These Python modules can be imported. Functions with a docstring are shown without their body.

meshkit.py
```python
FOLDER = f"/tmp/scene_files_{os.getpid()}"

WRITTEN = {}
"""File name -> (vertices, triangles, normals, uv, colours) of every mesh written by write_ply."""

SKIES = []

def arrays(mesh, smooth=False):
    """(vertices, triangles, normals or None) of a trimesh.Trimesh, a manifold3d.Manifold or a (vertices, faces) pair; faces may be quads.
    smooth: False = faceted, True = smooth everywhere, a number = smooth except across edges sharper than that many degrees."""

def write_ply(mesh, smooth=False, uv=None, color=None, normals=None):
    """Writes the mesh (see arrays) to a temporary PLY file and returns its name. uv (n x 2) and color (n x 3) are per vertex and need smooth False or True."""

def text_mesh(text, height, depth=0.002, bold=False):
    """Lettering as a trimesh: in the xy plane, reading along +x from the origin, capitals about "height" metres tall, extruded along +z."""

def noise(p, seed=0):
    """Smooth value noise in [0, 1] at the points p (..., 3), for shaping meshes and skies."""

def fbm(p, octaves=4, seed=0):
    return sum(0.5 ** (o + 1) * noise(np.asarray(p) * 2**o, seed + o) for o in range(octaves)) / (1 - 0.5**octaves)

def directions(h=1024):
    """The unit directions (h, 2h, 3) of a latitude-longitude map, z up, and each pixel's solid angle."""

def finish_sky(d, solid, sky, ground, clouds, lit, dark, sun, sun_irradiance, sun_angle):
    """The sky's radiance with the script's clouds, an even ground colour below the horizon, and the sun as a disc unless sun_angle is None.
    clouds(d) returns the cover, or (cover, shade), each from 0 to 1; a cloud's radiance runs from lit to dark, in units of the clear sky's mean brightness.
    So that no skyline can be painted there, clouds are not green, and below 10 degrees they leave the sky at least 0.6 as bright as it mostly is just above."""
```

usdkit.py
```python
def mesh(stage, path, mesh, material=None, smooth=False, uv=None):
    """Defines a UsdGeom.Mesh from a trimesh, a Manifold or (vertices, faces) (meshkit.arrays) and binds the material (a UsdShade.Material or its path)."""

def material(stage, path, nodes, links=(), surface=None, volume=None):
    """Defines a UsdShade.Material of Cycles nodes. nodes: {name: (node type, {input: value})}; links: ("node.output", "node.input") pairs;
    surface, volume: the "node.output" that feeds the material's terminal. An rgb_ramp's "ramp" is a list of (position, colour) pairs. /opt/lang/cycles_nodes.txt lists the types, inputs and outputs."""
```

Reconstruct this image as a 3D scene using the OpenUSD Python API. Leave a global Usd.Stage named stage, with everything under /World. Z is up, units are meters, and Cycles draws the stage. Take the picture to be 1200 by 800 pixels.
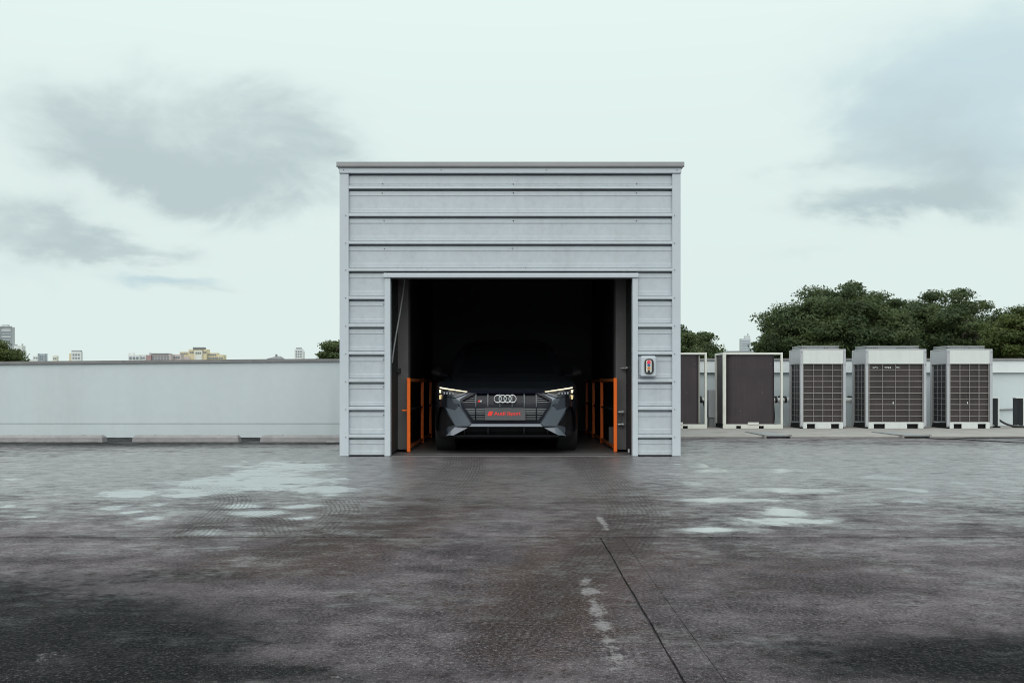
import math, random
import numpy as np, trimesh, manifold3d as m3, usdkit, meshkit
from shapely.geometry import Polygon, LineString
from shapely.geometry.polygon import orient
from pxr import Usd, UsdGeom, UsdLux, UsdShade, Sdf, Gf, Vt

stage = Usd.Stage.CreateInMemory()
UsdGeom.Xform.Define(stage, '/World'); UsdGeom.Scope.Define(stage, '/World/Looks')
RNG = np.random.default_rng(7); random.seed(7)

# ---------------------------------------------------------------- camera
F, CH, HZ = 1080.0, 0.91, 451.0         # focal length in photo pixels, camera height, horizon row
cam = UsdGeom.Camera.Define(stage, '/World/camera')
cam.AddTranslateOp().Set(Gf.Vec3d(0, 0, CH)); cam.AddRotateXYZOp().Set(Gf.Vec3f(90, 0, 0))
cam.CreateHorizontalApertureAttr(36.0); cam.CreateVerticalApertureAttr(24.0); cam.CreateFocalLengthAttr(F * 36 / 1200)
cam.CreateVerticalApertureOffsetAttr((HZ - 400) / 1200 * 36)
EXPOSURE = 1.0
cam.CreateExposureAttr(EXPOSURE)
def X(px, Y): return (px - 600) / F * Y
def Z(py, Y): return CH - (py - HZ) / F * Y
def GY(py): return F * CH / (py - HZ)                 # distance at which a ground row lies

# ---------------------------------------------------------------- light
SUN_AZ, SUN_EL = math.radians(188), math.radians(52)     # behind the camera, a little to its left
SKY_STRENGTH = 0.05
def make_sky():
    N = {'tc': ('texture_coordinate', {}), 'sep': ('separate_xyz', {}), 'sky': ('sky_texture', {'sky_type': 'single_scattering', 'sun_disc': False, 'sun_elevation': SUN_EL, 'sun_rotation': SUN_AZ})}
    L = [('tc.generated', 'sep.vector')]
    k = [0]
    def math_(t, a, b=None, c=None, clamp=False):
        n = f'm{k[0]}'; k[0] += 1
        inp = {'math_type': t, 'use_clamp': clamp}
        for i, v in enumerate((a, b, c), 1):
            if v is None: continue
            if isinstance(v, str): L.append((v, f'{n}.value{i}'))
            else: inp[f'value{i}'] = v
        N[n] = ('math', inp); return n + '.value'
    def noise(vec, scale, detail, rough, dist=0.0, off=(0, 0, 0)):
        n = f'n{k[0]}'; k[0] += 1
        N[n + 'm'] = ('mapping', {'location': off}); L.append((vec, n + 'm.vector'))
        N[n] = ('noise_texture', {'dimensions': '3D', 'scale': scale, 'detail': detail, 'roughness': rough, 'distortion': dist}); L.append((n + 'm.vector', n + '.vector')); return n + '.fac'
    az, el = math_('arctan2', 'sep.x', 'sep.y'), math_('arcsine', 'sep.z')
    zz = math_('add', math_('maximum', 'sep.z', 0.0), 0.10)
    N['pl'] = ('combine_xyz', {'z': 0.0}); L += [(math_('divide', 'sep.x', zz), 'pl.x'), (math_('divide', 'sep.y', zz), 'pl.y')]
    # wide, soft cloud sheets all round
    sheet = noise('pl.vector', 0.55, 6, 0.55, 0.3, (3.1, 1.7, 0))
    fine = noise('pl.vector', 2.2, 6, 0.6, 0.4)
    N['ae'] = ('combine_xyz', {'z': 0.0}); L += [(az, 'ae.x'), (math_('multiply', el, 1.7), 'ae.y')]
    warp = noise('ae.vector', 5.0, 7, 0.58, 0.5, (0.7, 0.2, 0))
    warp2 = noise('ae.vector', 5.0, 7, 0.58, 0.5, (5.7, 3.2, 0))
    def blob(px, py, hw, hh, amp, tilt=0.0, rag=1.0):
        a0 = math.atan((px - 600) / F); e0 = math.atan((HZ - py) / F * math.cos(a0))
        ra, re = hw / F * math.cos(a0) ** 2, hh / F
        dx = math_('add', math_('subtract', az, a0), math_('multiply_add', warp, 0.22 * rag, -0.11 * rag))
        dy = math_('add', math_('subtract', el, e0), math_('multiply_add', warp2, 0.15 * rag, -0.075 * rag))
        dy = math_('add', dy, math_('multiply', dx, tilt))
        q = math_('add', math_('power', math_('absolute', math_('divide', dx, ra)), 2.0), math_('power', math_('absolute', math_('divide', dy, re)), 2.0))
        return math_('multiply', math_('exponent', math_('multiply', q, -1.0)), amp)
    def total(bs):
        t = bs[0]
        for b in bs[1:]: t = math_('add', t, b)
        return t
    grey = total([blob(235, 215, 165, 25, 0.85, 0.05), blob(220, 180, 205, 50, 0.62, 0.10), blob(340, 165, 120, 30, 0.45, 0.3), blob(120, 165, 120, 45, 0.35), blob(230, 130, 200, 50, 0.28), blob(55, 277, 115, 30, 0.95, 0.05),
                  blob(165, 292, 70, 14, 0.75), blob(250, 345, 65, 9, 0.6), blob(1035, 247, 105, 17, 0.85), blob(1120, 200, 130, 50, 0.6), blob(1060, 170, 120, 60, 0.3), blob(930, 300, 50, 10, 0.25, -0.2), blob(950, 190, 45, 14, 0.3), blob(1120, 230, 110, 26, 0.5), blob(1010, 120, 90, 50, 0.22), blob(360, 205, 70, 14, 0.35)])
    blue = total([blob(195, 330, 75, 11, 0.95, 0, 0.7), blob(1110, 110, 160, 105, 1.0), blob(1000, 150, 60, 60, .25), blob(1040, 250, 80, 10, 0.5), blob(1190, 140, 60, 80, 0.3), blob(20, 320, 60, 25, 0.35)])
    soft = math_('multiply_add', fine, 0.9, -0.30)
    N['gr'] = ('map_range', {'range_type': 'smoothstep', 'from_min': 0.05, 'from_max': 1.05, 'to_min': 0.0, 'to_max': 0.9, 'clamp': True})
    N['sh'] = ('map_range', {'range_type': 'smoothstep', 'from_min': 0.52, 'from_max': 0.78, 'to_min': 0.0, 'to_max': 0.40, 'clamp': True}); L.append((sheet, 'sh.value'))
    puff = noise('ae.vector', 11.0, 7, 0.62, 0.4, (2.2, 8.1, 0))
    grey = math_('multiply', grey, math_('add', math_('multiply_add', fine, 0.7, 0.15), math_('multiply_add', puff, 1.5, -0.2)))
    L.append((math_('add', math_('multiply', grey, 0.76), math_('multiply', 'sh.result', 0.35)), 'gr.value'))
    N['bl'] = ('map_range', {'range_type': 'smoothstep', 'from_min': 0.1, 'from_max': 1.0, 'to_min': 0.0, 'to_max': 0.75, 'clamp': True}); L.append((math_('multiply', blue, math_('multiply_add', fine, 1.0, 0.5)), 'bl.value'))
    g = 1.0 / SKY_STRENGTH / 2 ** EXPOSURE
    white, greyc, bluec = (0.745 * g, 0.865 * g, 0.835 * g), (0.47 * g, 0.57 * g, 0.595 * g), (0.50 * g, 0.655 * g, 0.715 * g)
    N['mixb'] = ('mix_color', {'a': white, 'b': bluec, 'use_clamp': False}); L.append(('bl.result', 'mixb.fac'))
    N['mixg'] = ('mix_color', {'b': greyc, 'use_clamp': False}); L += [('gr.result', 'mixg.fac'), ('mixb.result', 'mixg.a')]
    # overcast skies brighten towards the zenith, evenly all round
    ov = math_('multiply_add', math_('power', math_('maximum', 'sep.z', 0.0), 2.2), 0.7, 0.99)
    N['ov'] = ('combine_xyz', {}); L += [(ov, 'ov.x'), (ov, 'ov.y'), (ov, 'ov.z')]
    N['mul'] = ('mix', {'mix_type': 'multiply', 'fac': 1.0}); L += [('mixg.result', 'mul.color1'), ('ov.vector', 'mul.color2')]
    N['clear'] = ('mix', {'mix_type': 'mix', 'fac': 0.02}); L += [('mul.color', 'clear.color1'), ('sky.color', 'clear.color2')]
    N['bg'] = ('background_shader', {'strength': SKY_STRENGTH}); L.append(('clear.color', 'bg.color'))
    return usdkit.material(stage, '/World/Looks/overcast_sky', N, L, surface='bg.background')
sky = UsdLux.DomeLight.Define(stage, '/World/sky')
UsdShade.MaterialBindingAPI.Apply(sky.GetPrim()).Bind(make_sky()); sky.GetPrim().SetCustomDataByKey('kind', 'structure')
sun = UsdLux.DistantLight.Define(stage, '/World/sun')
sun.CreateIntensityAttr(0.26); sun.CreateAngleAttr(70.0); sun.CreateColorAttr(Gf.Vec3f(1.0, 0.97, 0.93)); sun.GetPrim().CreateAttribute('inputs:normalize', Sdf.ValueTypeNames.Bool).Set(True)
sun.AddRotateXYZOp().Set(Gf.Vec3f(90 - math.degrees(SUN_EL), 0, 180 - math.degrees(SUN_AZ)))

# ---------------------------------------------------------------- helpers
used = {}
def numbered(parent, name):
    c = used.get((parent, name), 0); used[(parent, name)] = c + 1
    return name if c == 0 else f'{name}_{c:03d}'
def tag(prim, label=None, cat=None, group=None, kind=None):
    for key, v in (('label', label), ('category', cat), ('group', group), ('kind', kind)):
        if v: prim.SetCustomDataByKey(key, v)
    return prim
def thing(name, label, cat, loc=(0, 0, 0), rz=0.0, group=None, kind=None):
    path = '/World/' + numbered('/World', name)
    x = UsdGeom.Xform.Define(stage, path); x.AddTranslateOp().Set(Gf.Vec3d(*map(float, loc)))
    if rz: x.AddRotateZOp().Set(rz)
    return tag(x.GetPrim(), label, cat, group, kind)
def part(parent, name, mesh, mat, smooth=False, label=None, kind=None):
    base = str(parent.GetPath())
    p = usdkit.mesh(stage, base + '/' + numbered(base, name), mesh, mat, smooth=smooth).GetPrim()
    return tag(p, label, kind=kind)
def solo(name, mesh, mat, label=None, cat=None, group=None, kind=None, smooth=False):
    p = usdkit.mesh(stage, '/World/' + numbered('/World', name), mesh, mat, smooth=smooth).GetPrim()
    return tag(p, label, cat, group, kind)
def copy_of(root, loc, label, rz=0.0):
    was = root.GetCustomData(); name = root.GetName().rstrip('0123456789').rstrip('_')
    r = thing(name, label, was['category'], loc, rz, was.get('group'))
    r.GetReferences().AddInternalReference(root.GetPath()); r.SetInstanceable(True)
    return r
def cat(ms): return trimesh.util.concatenate([m for m in ms if m is not None])
def tm(m):
    q = m.to_mesh(); return trimesh.Trimesh(q.vert_properties[:, :3], q.tri_verts, process=False)
def box(x0, x1, y0, y1, z0, z1, b=0.0):
    if b <= 0:
        return trimesh.creation.box(bounds=[[x0, y0, z0], [x1, y1, z1]])
    b = min(b, (x1 - x0) * .45, (y1 - y0) * .45, (z1 - z0) * .45); pts = []
    for xs, ix in ((x0, 1), (x1, -1)):
        for ys, iy in ((y0, 1), (y1, -1)):
            for zs, iz in ((z0, 1), (z1, -1)):
                pts += [(xs + ix * b, ys + iy * b, zs), (xs + ix * b, ys, zs + iz * b), (xs, ys + iy * b, zs + iz * b)]
    return tm(m3.Manifold.hull_points(np.array(pts)))
def hull(pts): return tm(m3.Manifold.hull_points(np.array(pts, float)))
def tube(pts, r, n=10):
    pts = np.array(pts, float); v, f = [], []
    for i, p in enumerate(pts):
        t = pts[min(i + 1, len(pts) - 1)] - pts[max(i - 1, 0)]; t /= np.linalg.norm(t)
        u = np.cross(t, [0, 0, 1.0] if abs(t[2]) < .9 else [1.0, 0, 0]); u /= np.linalg.norm(u); w = np.cross(u, t)
        rr = r[i] if np.ndim(r) else r
        for k in range(n): a = 2 * math.pi * k / n; v.append(p + rr * (math.cos(a) * u + math.sin(a) * w))
    for i in range(len(pts) - 1):
        for k in range(n):
            a, b, c, d = i * n + k, i * n + (k + 1) % n, (i + 1) * n + (k + 1) % n, (i + 1) * n + k
            f += [(a, b, c), (a, c, d)]
    for base, s in ((0, 1), ((len(pts) - 1) * n, -1)):
        for k in range(1, n - 1): f.append((base, base + k + 1, base + k) if s > 0 else (base, base + k, base + k + 1))
    m = trimesh.Trimesh(np.array(v), np.array(f), process=False)
    return m
def bez(p, n=14):
    p = np.array(p, float); out = []
    for t in np.linspace(0, 1, n):
        q = p.copy()
        while len(q) > 1: q = q[:-1] * (1 - t) + q[1:] * t
        out.append(q[0])
    return np.array(out)
def cyl(c, r, h, axis='z', n=20):
    d = {'x': (1, 0, 0), 'y': (0, 1, 0), 'z': (0, 0, 1)}[axis]; c = np.array(c, float); d = np.array(d) * h / 2
    return tube([c - d, c + d], r, n)
def strip_x(profile, x0, x1):
    """A folded sheet: profile of (y, z) points from top to bottom, run along x."""
    v = [(x, y, z) for x in (x0, x1) for y, z in profile]; n = len(profile); f = []
    for i in range(n - 1): f += [(i, i + 1, n + i + 1), (i, n + i + 1, n + i)]
    m = trimesh.Trimesh(np.array(v), np.array(f), process=False)
    return m

# ---------------------------------------------------------------- materials
def plain(name, col, rough=0.5, metal=0.0, var=0.12, scale=3.0, bump=0.0, bscale=60.0, streak=0.0, coat=0.0, spec=0.5, dirt=None, dirt_amt=0.0):
    """Paint, metal, plastic or concrete: a base colour with uneven tone, wear and a fine relief."""
    c = np.array(col, float)
    N = {'g': ('geometry', {}), 'mp': ('mapping', {'scale': (1, 1, 1) if not streak else (streak, streak, 0.25)}),
         'n': ('noise_texture', {'scale': scale, 'detail': 6, 'roughness': 0.6}), 'n2': ('noise_texture', {'scale': scale * 9, 'detail': 4, 'roughness': 0.6}),
         'a': ('math', {'math_type': 'multiply_add', 'value2': 0.6, 'value3': 0.0}), 'b': ('math', {'math_type': 'multiply_add', 'value2': 0.4}),
         'r': ('rgb_ramp', {'ramp': [(0.3, tuple(c * (1 - var))), (0.5, tuple(c)), (0.7, tuple(np.minimum(c * (1 + var), .95)))]}),
         'p': ('principled_bsdf', {'metallic': metal, 'specular_ior_level': spec, 'coat_weight': coat, 'coat_roughness': 0.05}),
         'rr': ('map_range', {'from_min': 0.3, 'from_max': 0.7, 'to_min': max(rough - .08, .02), 'to_max': min(rough + .08, 1)})}
    L = [('g.position', 'mp.vector'), ('mp.vector', 'n.vector'), ('g.position', 'n2.vector'), ('n.fac', 'a.value1'), ('a.value', 'b.value3'), ('n2.fac', 'b.value1'), ('b.value', 'r.fac'), ('n2.fac', 'rr.value'), ('rr.result', 'p.roughness')]
    src = 'r.color'
    if dirt is not None:
        N['dn'] = ('noise_texture', {'scale': scale * 0.8, 'detail': 8, 'roughness': 0.68}); N['dm'] = ('map_range', {'from_min': 0.52, 'from_max': 0.72, 'to_min': 0, 'to_max': dirt_amt, 'clamp': True}); N['dx'] = ('mix', {'color2': dirt})
        L += [('mp.vector', 'dn.vector'), ('dn.fac', 'dm.value'), ('dm.result', 'dx.fac'), (src, 'dx.color1')]; src = 'dx.color'
    L.append((src, 'p.base_color'))
    if bump:
        N['bn'] = ('noise_texture', {'scale': bscale, 'detail': 4}); N['bu'] = ('bump', {'strength': 0.5, 'distance': bump})
        L += [('g.position', 'bn.vector'), ('bn.fac', 'bu.height'), ('bu.normal', 'p.normal')]
    return usdkit.material(stage, '/World/Looks/' + name, N, L, surface='p.BSDF')
def glow(name, col, strength):
    return usdkit.material(stage, '/World/Looks/' + name, {'e': ('emission', {'color': col, 'strength': strength})}, [], surface='e.emission')
M = {}
M['cladding'] = plain('cladding_paint', (.44, .475, .518), .36, 0.15, .07, 1.2, bump=.010, bscale=2.2, streak=2.5, dirt=(.33, .34, .35), dirt_amt=.45)
M['trim'] = plain('trim_paint', (.46, .50, .548), .40, 0, .04, 1.5, dirt=(.42, .44, .45), dirt_amt=.25)
M['cap'] = plain('cap_flashing', (.27, .27, .28), .45, 0.2, .1, 2)
M['screw'] = plain('screw_steel', (.10, .10, .10), .5, .5)
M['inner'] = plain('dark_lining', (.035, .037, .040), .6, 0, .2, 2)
M['column'] = plain('column_paint', (.105, .096, .098), .5, 0, .15, 3, dirt=(.06, .055, .05), dirt_amt=.5)
M['seal'] = plain('black_seal', (.012, .013, .014), .6)
M['orange'] = plain('orange_paint', (.95, .150, .005), .38, 0, .06, 6)
M['rail_shaded'] = plain('shaded_orange_paint', (.30, .075, .015), .55, 0, .3, 6, dirt=(.03, .02, .018), dirt_amt=.7)  # orange darkened so the shade of the shaft sits in the rail colour
M['chrome'] = plain('worn_chrome', (.55, .55, .56), .25, 1.0, .1, 20)
M['cable_grey'] = plain('grey_cable', (.20, .20, .21), .5)
M['black_rubber'] = plain('black_rubber', (.013, .013, .014), .6, bump=.002)
M['plate_steel'] = plain('plate_steel', (.10, .098, .098), .42, .3, .25, 3, bump=.002, bscale=30)
M['wall'] = plain('wall_paint', (.51, .56, .585), .7, 0, .06, .8, bump=.002, bscale=25, streak=1.6, dirt=(.40, .43, .44), dirt_amt=.30)
M['wall_white'] = plain('white_wall_paint', (.64, .68, .69), .7, 0, .04, .8, bump=.002, bscale=25, streak=1.5, dirt=(.55, .56, .56), dirt_amt=.4)
M['coping'] = plain('coping_stone', (.19, .185, .19), .8, 0, .25, 3, bump=.004)
M['concrete'] = plain('stop_concrete', (.25, .238, .244), .85, 0, .2, 5, bump=.006, bscale=40, dirt=(.14, .13, .13), dirt_amt=.4)
M['kerb'] = plain('kerb_concrete', (.26, .245, .235), .8, 0, .2, 2, bump=.006, bscale=40, dirt=(.14, .125, .115), dirt_amt=.6)
M['ac_white'] = plain('ac_white', (.58, .60, .59), .5, 0, .05, 3, dirt=(.45, .44, .42), dirt_amt=.4, streak=3)
M['ac_frame'] = plain('ac_frame', (.40, .405, .43), .45, .1, .06, 4, dirt=(.33, .32, .32), dirt_amt=.4)
M['ac_cream'] = plain('ac_cream', (.60, .60, .555), .5, 0, .05, 4, dirt=(.45, .42, .38), dirt_amt=.4)
M['wire'] = plain('grille_wire', (.32, .295, .285), .5, .2, .1, 8)
M['guard'] = plain('fan_guard', (.25, .26, .265), .5, .1, .15, 8)
def coil_mat(name, col):
    c = np.array(col)
    return usdkit.material(stage, '/World/Looks/' + name, {'g': ('geometry', {}), 'mp': ('mapping', {'scale': (1, 1, .02)}), 'n': ('noise_texture', {'scale': 90, 'detail': 2}), 'n2': ('noise_texture', {'scale': 2.2, 'detail': 6, 'roughness': .6}),
        'ad': ('math', {'math_type': 'multiply_add', 'value2': .45}), 'ad2': ('math', {'math_type': 'multiply', 'value2': .55}), 'r': ('rgb_ramp', {'ramp': [(.3, tuple(c * .65)), (.5, tuple(c)), (.72, tuple(c * 1.5))]}),
        'p': ('principled_bsdf', {'roughness': .55, 'metallic': .15}), 'b': ('bump', {'strength': .35, 'distance': .004})},
        [('g.position', 'mp.vector'), ('mp.vector', 'n.vector'), ('g.position', 'n2.vector'), ('n.fac', 'ad.value1'), ('n2.fac', 'ad2.value1'), ('ad2.value', 'ad.value3'), ('ad.value', 'r.fac'), ('r.color', 'p.base_color'), ('n.fac', 'b.height'), ('b.normal', 'p.normal')], surface='p.BSDF')
M['coil'] = coil_mat('coil_fins', (.036, .026, .031)); M['coil_brown'] = coil_mat('coil_fins_brown', (.040, .031, .031)); M['coil_side'] = coil_mat('coil_fins_dark', (.022, .025, .03))
# car
M['paint'] = plain('car_paint', (.055, .064, .082), .26, .92, .04, 30, coat=1.0)
M['gloss_black'] = plain('gloss_black', (.006, .007, .013), .22, 0, .05, 10, spec=.22)
M['matt_black'] = plain('matt_black', (.007, .007, .008), .6, spec=.2)
M['slat'] = plain('grille_slat', (.15, .155, .165), .4, .6)
M['dark_bar'] = plain('grille_bar', (.06, .065, .075), .35, .7)
M['silver'] = plain('silver', (.72, .73, .74), .22, .9)
M['tyre'] = plain('tyre_rubber', (.012, .012, .013), .75, bump=.002)
M['rim'] = plain('wheel_rim', (.12, .125, .13), .3, .8)
M['glass'] = plain('car_glass', (.004, .005, .006), .04, 0, .02, 5, coat=0)
M['plate'] = plain('show_plate', (.075, .073, .080), .45, 0, .05, 5)
M['red'] = plain('red_print', (.85, .035, .022), .5, 0, .03)
M['led'] = glow('lamp_led', (1.0, .90, .64), .68); M['led_amber'] = glow('lamp_led_amber', (1.0, .80, .42), .4); M['led_dim'] = glow('lamp_module', (.85, .9, 1.0), .16)
M['lens'] = plain('lamp_lens', (.012, .013, .015), .06, 0, .02, 5)
M['red_btn'] = plain('red_button', (.75, .05, .10), .4); M['blue_btn'] = plain('blue_button', (.03, .12, .33), .4); M['orange_btn'] = plain('orange_button', (.65, .22, .03), .4); M['black_btn'] = plain('black_button', (.02, .02, .02), .4)
M['face'] = plain('face_plate', (.62, .62, .58), .5)

# ---------------------------------------------------------------- roof deck with wet patches
def field_noise(x, y, s, seed, octv=5): return meshkit.fbm(np.stack([x * s, y * s, np.zeros_like(x)], 1), octv, seed)
PUDDLES = [  # photo rows and columns of the standing water, half sizes, depth
 (300, 563, 100, 13, 1.0), (335, 546, 70, 9, .85), (385, 571, 40, 9, .8), (148, 578, 42, 4, .95), (139, 593, 16, 3.5, .85), (222, 580, 26, 4.5, .95), (178, 607, 16, 3, .85), (156, 600, 11, 2.2, .75), (186, 591, 11, 2.5, .75),
 (283, 593, 24, 3, .9), (304, 601, 34, 4, .95), (354, 593, 25, 3, .85), (354, 607, 16, 2.4, .8), (240, 624, 25, 3.4, .7), (66, 579, 16, 1.9, .8), (48, 596, 19, 2.6, .65), (36, 605, 12, 2.2, .65), (7, 593, 12, 2.4, .7), (20, 560, 40, 3, .5), (90, 565, 50, 3, .5),
 (882, 551, 92, 2.4, 1.0), (813, 544, 18, 3.2, .9), (811, 566, 15, 2.7, .85), (929, 574.5, 66, 3, .95), (856, 585.5, 64, 3, .98), (921, 600, 22, 6, .95), (922, 611, 64, 4.6, 1.0), (840, 621, 46, 3.2, .95), (1031, 560, 26, 4, .8), (1062, 573.5, 26, 3.6, .85),
 (1023, 590, 14, 2.2, .65), (1070, 588, 22, 1.7, .65), (1124, 566, 14, 2.2, .65), (1180, 575, 30, 2.5, .5), (960, 543, 60, 3, .5), (1100, 545, 80, 4, .45)]
TRACKS = [[(538, 534), (534, 548), (505, 572), (450, 600), (400, 622), (330, 650)], [(552, 534), (550, 550), (530, 575), (480, 605), (430, 630)], [(672, 534), (690, 550), (716, 575), (735, 598), (726, 620), (704, 645), (690, 662), (640, 700), (590, 755)],
          [(684, 534), (705, 552), (735, 580), (752, 603), (742, 625), (724, 648)], [(225, 628), (262, 600), (275, 585), (262, 575), (235, 570)], [(330, 625), (322, 610), (300, 600), (280, 598)], [(385, 620), (405, 600), (398, 585)]]
def ground_fields(x, y):
    wet = np.zeros_like(x)
    wx, wy = (field_noise(x, y, .9, 3) - .5) * .55, (field_noise(x, y, .9, 4) - .5) * .8
    for px, py, hw, hh, a in PUDDLES:
        Yc = GY(py); rx = hw / F * Yc; ry = (GY(py - hh) - GY(py + hh)) / 2
        d = ((x + wx * min(1, rx) - X(px, Yc)) / rx) ** 2 + ((y + wy * min(1, ry * 1.5) - Yc) / ry) ** 2
        wet = np.maximum(wet, a * np.exp(-d * .62))
    damp = np.clip(.95 * np.exp(-((x - 5.2) / 4.4) ** 2 - ((y - 10.5) / 4.2) ** 2) + .85 * np.exp(-((x + 3.6) / 3.6) ** 2 - ((y - 10.0) / 3.6) ** 2) + .35 * np.exp(-((y - 11) / 4.5) ** 2), 0, 1)
    def pxblob(px, py, hw, hh):
        Yc = GY(py); rx = hw / F * Yc; ry = (GY(py - hh) - GY(py + hh)) / 2
        return np.exp(-((x - X(px, Yc)) / rx) ** 2 - ((y - Yc) / ry) ** 2)
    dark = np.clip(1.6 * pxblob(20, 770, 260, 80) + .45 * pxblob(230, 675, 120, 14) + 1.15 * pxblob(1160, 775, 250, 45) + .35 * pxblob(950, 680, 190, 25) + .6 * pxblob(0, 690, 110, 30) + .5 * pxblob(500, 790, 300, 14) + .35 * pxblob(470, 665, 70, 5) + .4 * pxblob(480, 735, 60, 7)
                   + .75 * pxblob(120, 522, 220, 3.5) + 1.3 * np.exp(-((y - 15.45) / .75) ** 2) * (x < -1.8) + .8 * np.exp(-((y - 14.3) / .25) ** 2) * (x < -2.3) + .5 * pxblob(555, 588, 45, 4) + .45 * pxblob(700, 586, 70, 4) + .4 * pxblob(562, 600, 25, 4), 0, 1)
    dirt = np.clip(.45 * pxblob(470, 600, 60, 30) + .35 * pxblob(640, 690, 60, 60) + .55 * pxblob(408, 626, 60, 18) + .5 * pxblob(330, 665, 200, 25) + .5 * pxblob(930, 670, 150, 30) + .9 * pxblob(855, 536, 40, 2.2) + .35 * pxblob(690, 660, 80, 50) + .35 * pxblob(820, 548, 30, 8) + .3 * pxblob(560, 570, 60, 20) + .4 * pxblob(610, 580, 300, 25), 0, 1)
    pts = np.stack([x, y], 1); lat = np.full(len(x), 9.0); pale = np.zeros_like(x)
    for tr in TRACKS:
        w = np.array([(X(a, GY(b)), GY(b)) for a, b in tr]); w = bez_like(w)
        for p, q in zip(w[:-1], w[1:]):
            d = q - p; t = np.clip(((pts - p) @ d) / (d @ d), 0, 1); r = pts - (p + t[:, None] * d); dist = np.linalg.norm(r, axis=1) * np.sign(d[0] * r[:, 1] - d[1] * r[:, 0])
            lat = np.where(np.abs(dist) < np.abs(lat), dist, lat)
    dirt = np.clip(dirt + .42 * np.exp(-(lat / .42) ** 2) * np.exp(-((x - .3) / 2.6) ** 2), 0, 1)
    for px, py, hw, hh in ((684, 680, 10, 4), (694, 694, 13, 5), (699, 712, 7, 12), (702, 732, 9, 12), (708, 750, 8, 9), (716, 768, 13, 7), (728, 779, 18, 4), (706, 612, 3, 10), (716, 622, 4, 4)):
        pale = np.maximum(pale, pxblob(px, py, hw, hh))
    yellow = pxblob(606, 560, 3, 8)
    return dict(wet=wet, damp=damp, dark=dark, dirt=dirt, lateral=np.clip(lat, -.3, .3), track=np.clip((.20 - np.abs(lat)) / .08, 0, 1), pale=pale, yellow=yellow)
def bez_like(w, n=6):
    """Catmull-Rom through the points."""
    p = np.vstack([2 * w[0] - w[1], w, 2 * w[-1] - w[-2]]); out = []
    for i in range(1, len(p) - 2):
        for t in np.linspace(0, 1, n, endpoint=False):
            out.append(.5 * (2 * p[i] + (p[i + 1] - p[i - 1]) * t + (2 * p[i - 1] - 5 * p[i] + 4 * p[i + 1] - p[i + 2]) * t * t + (3 * p[i] - 3 * p[i + 1] + p[i + 2] - p[i - 1]) * t ** 3))
    out.append(w[-1]); return np.array(out)
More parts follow.
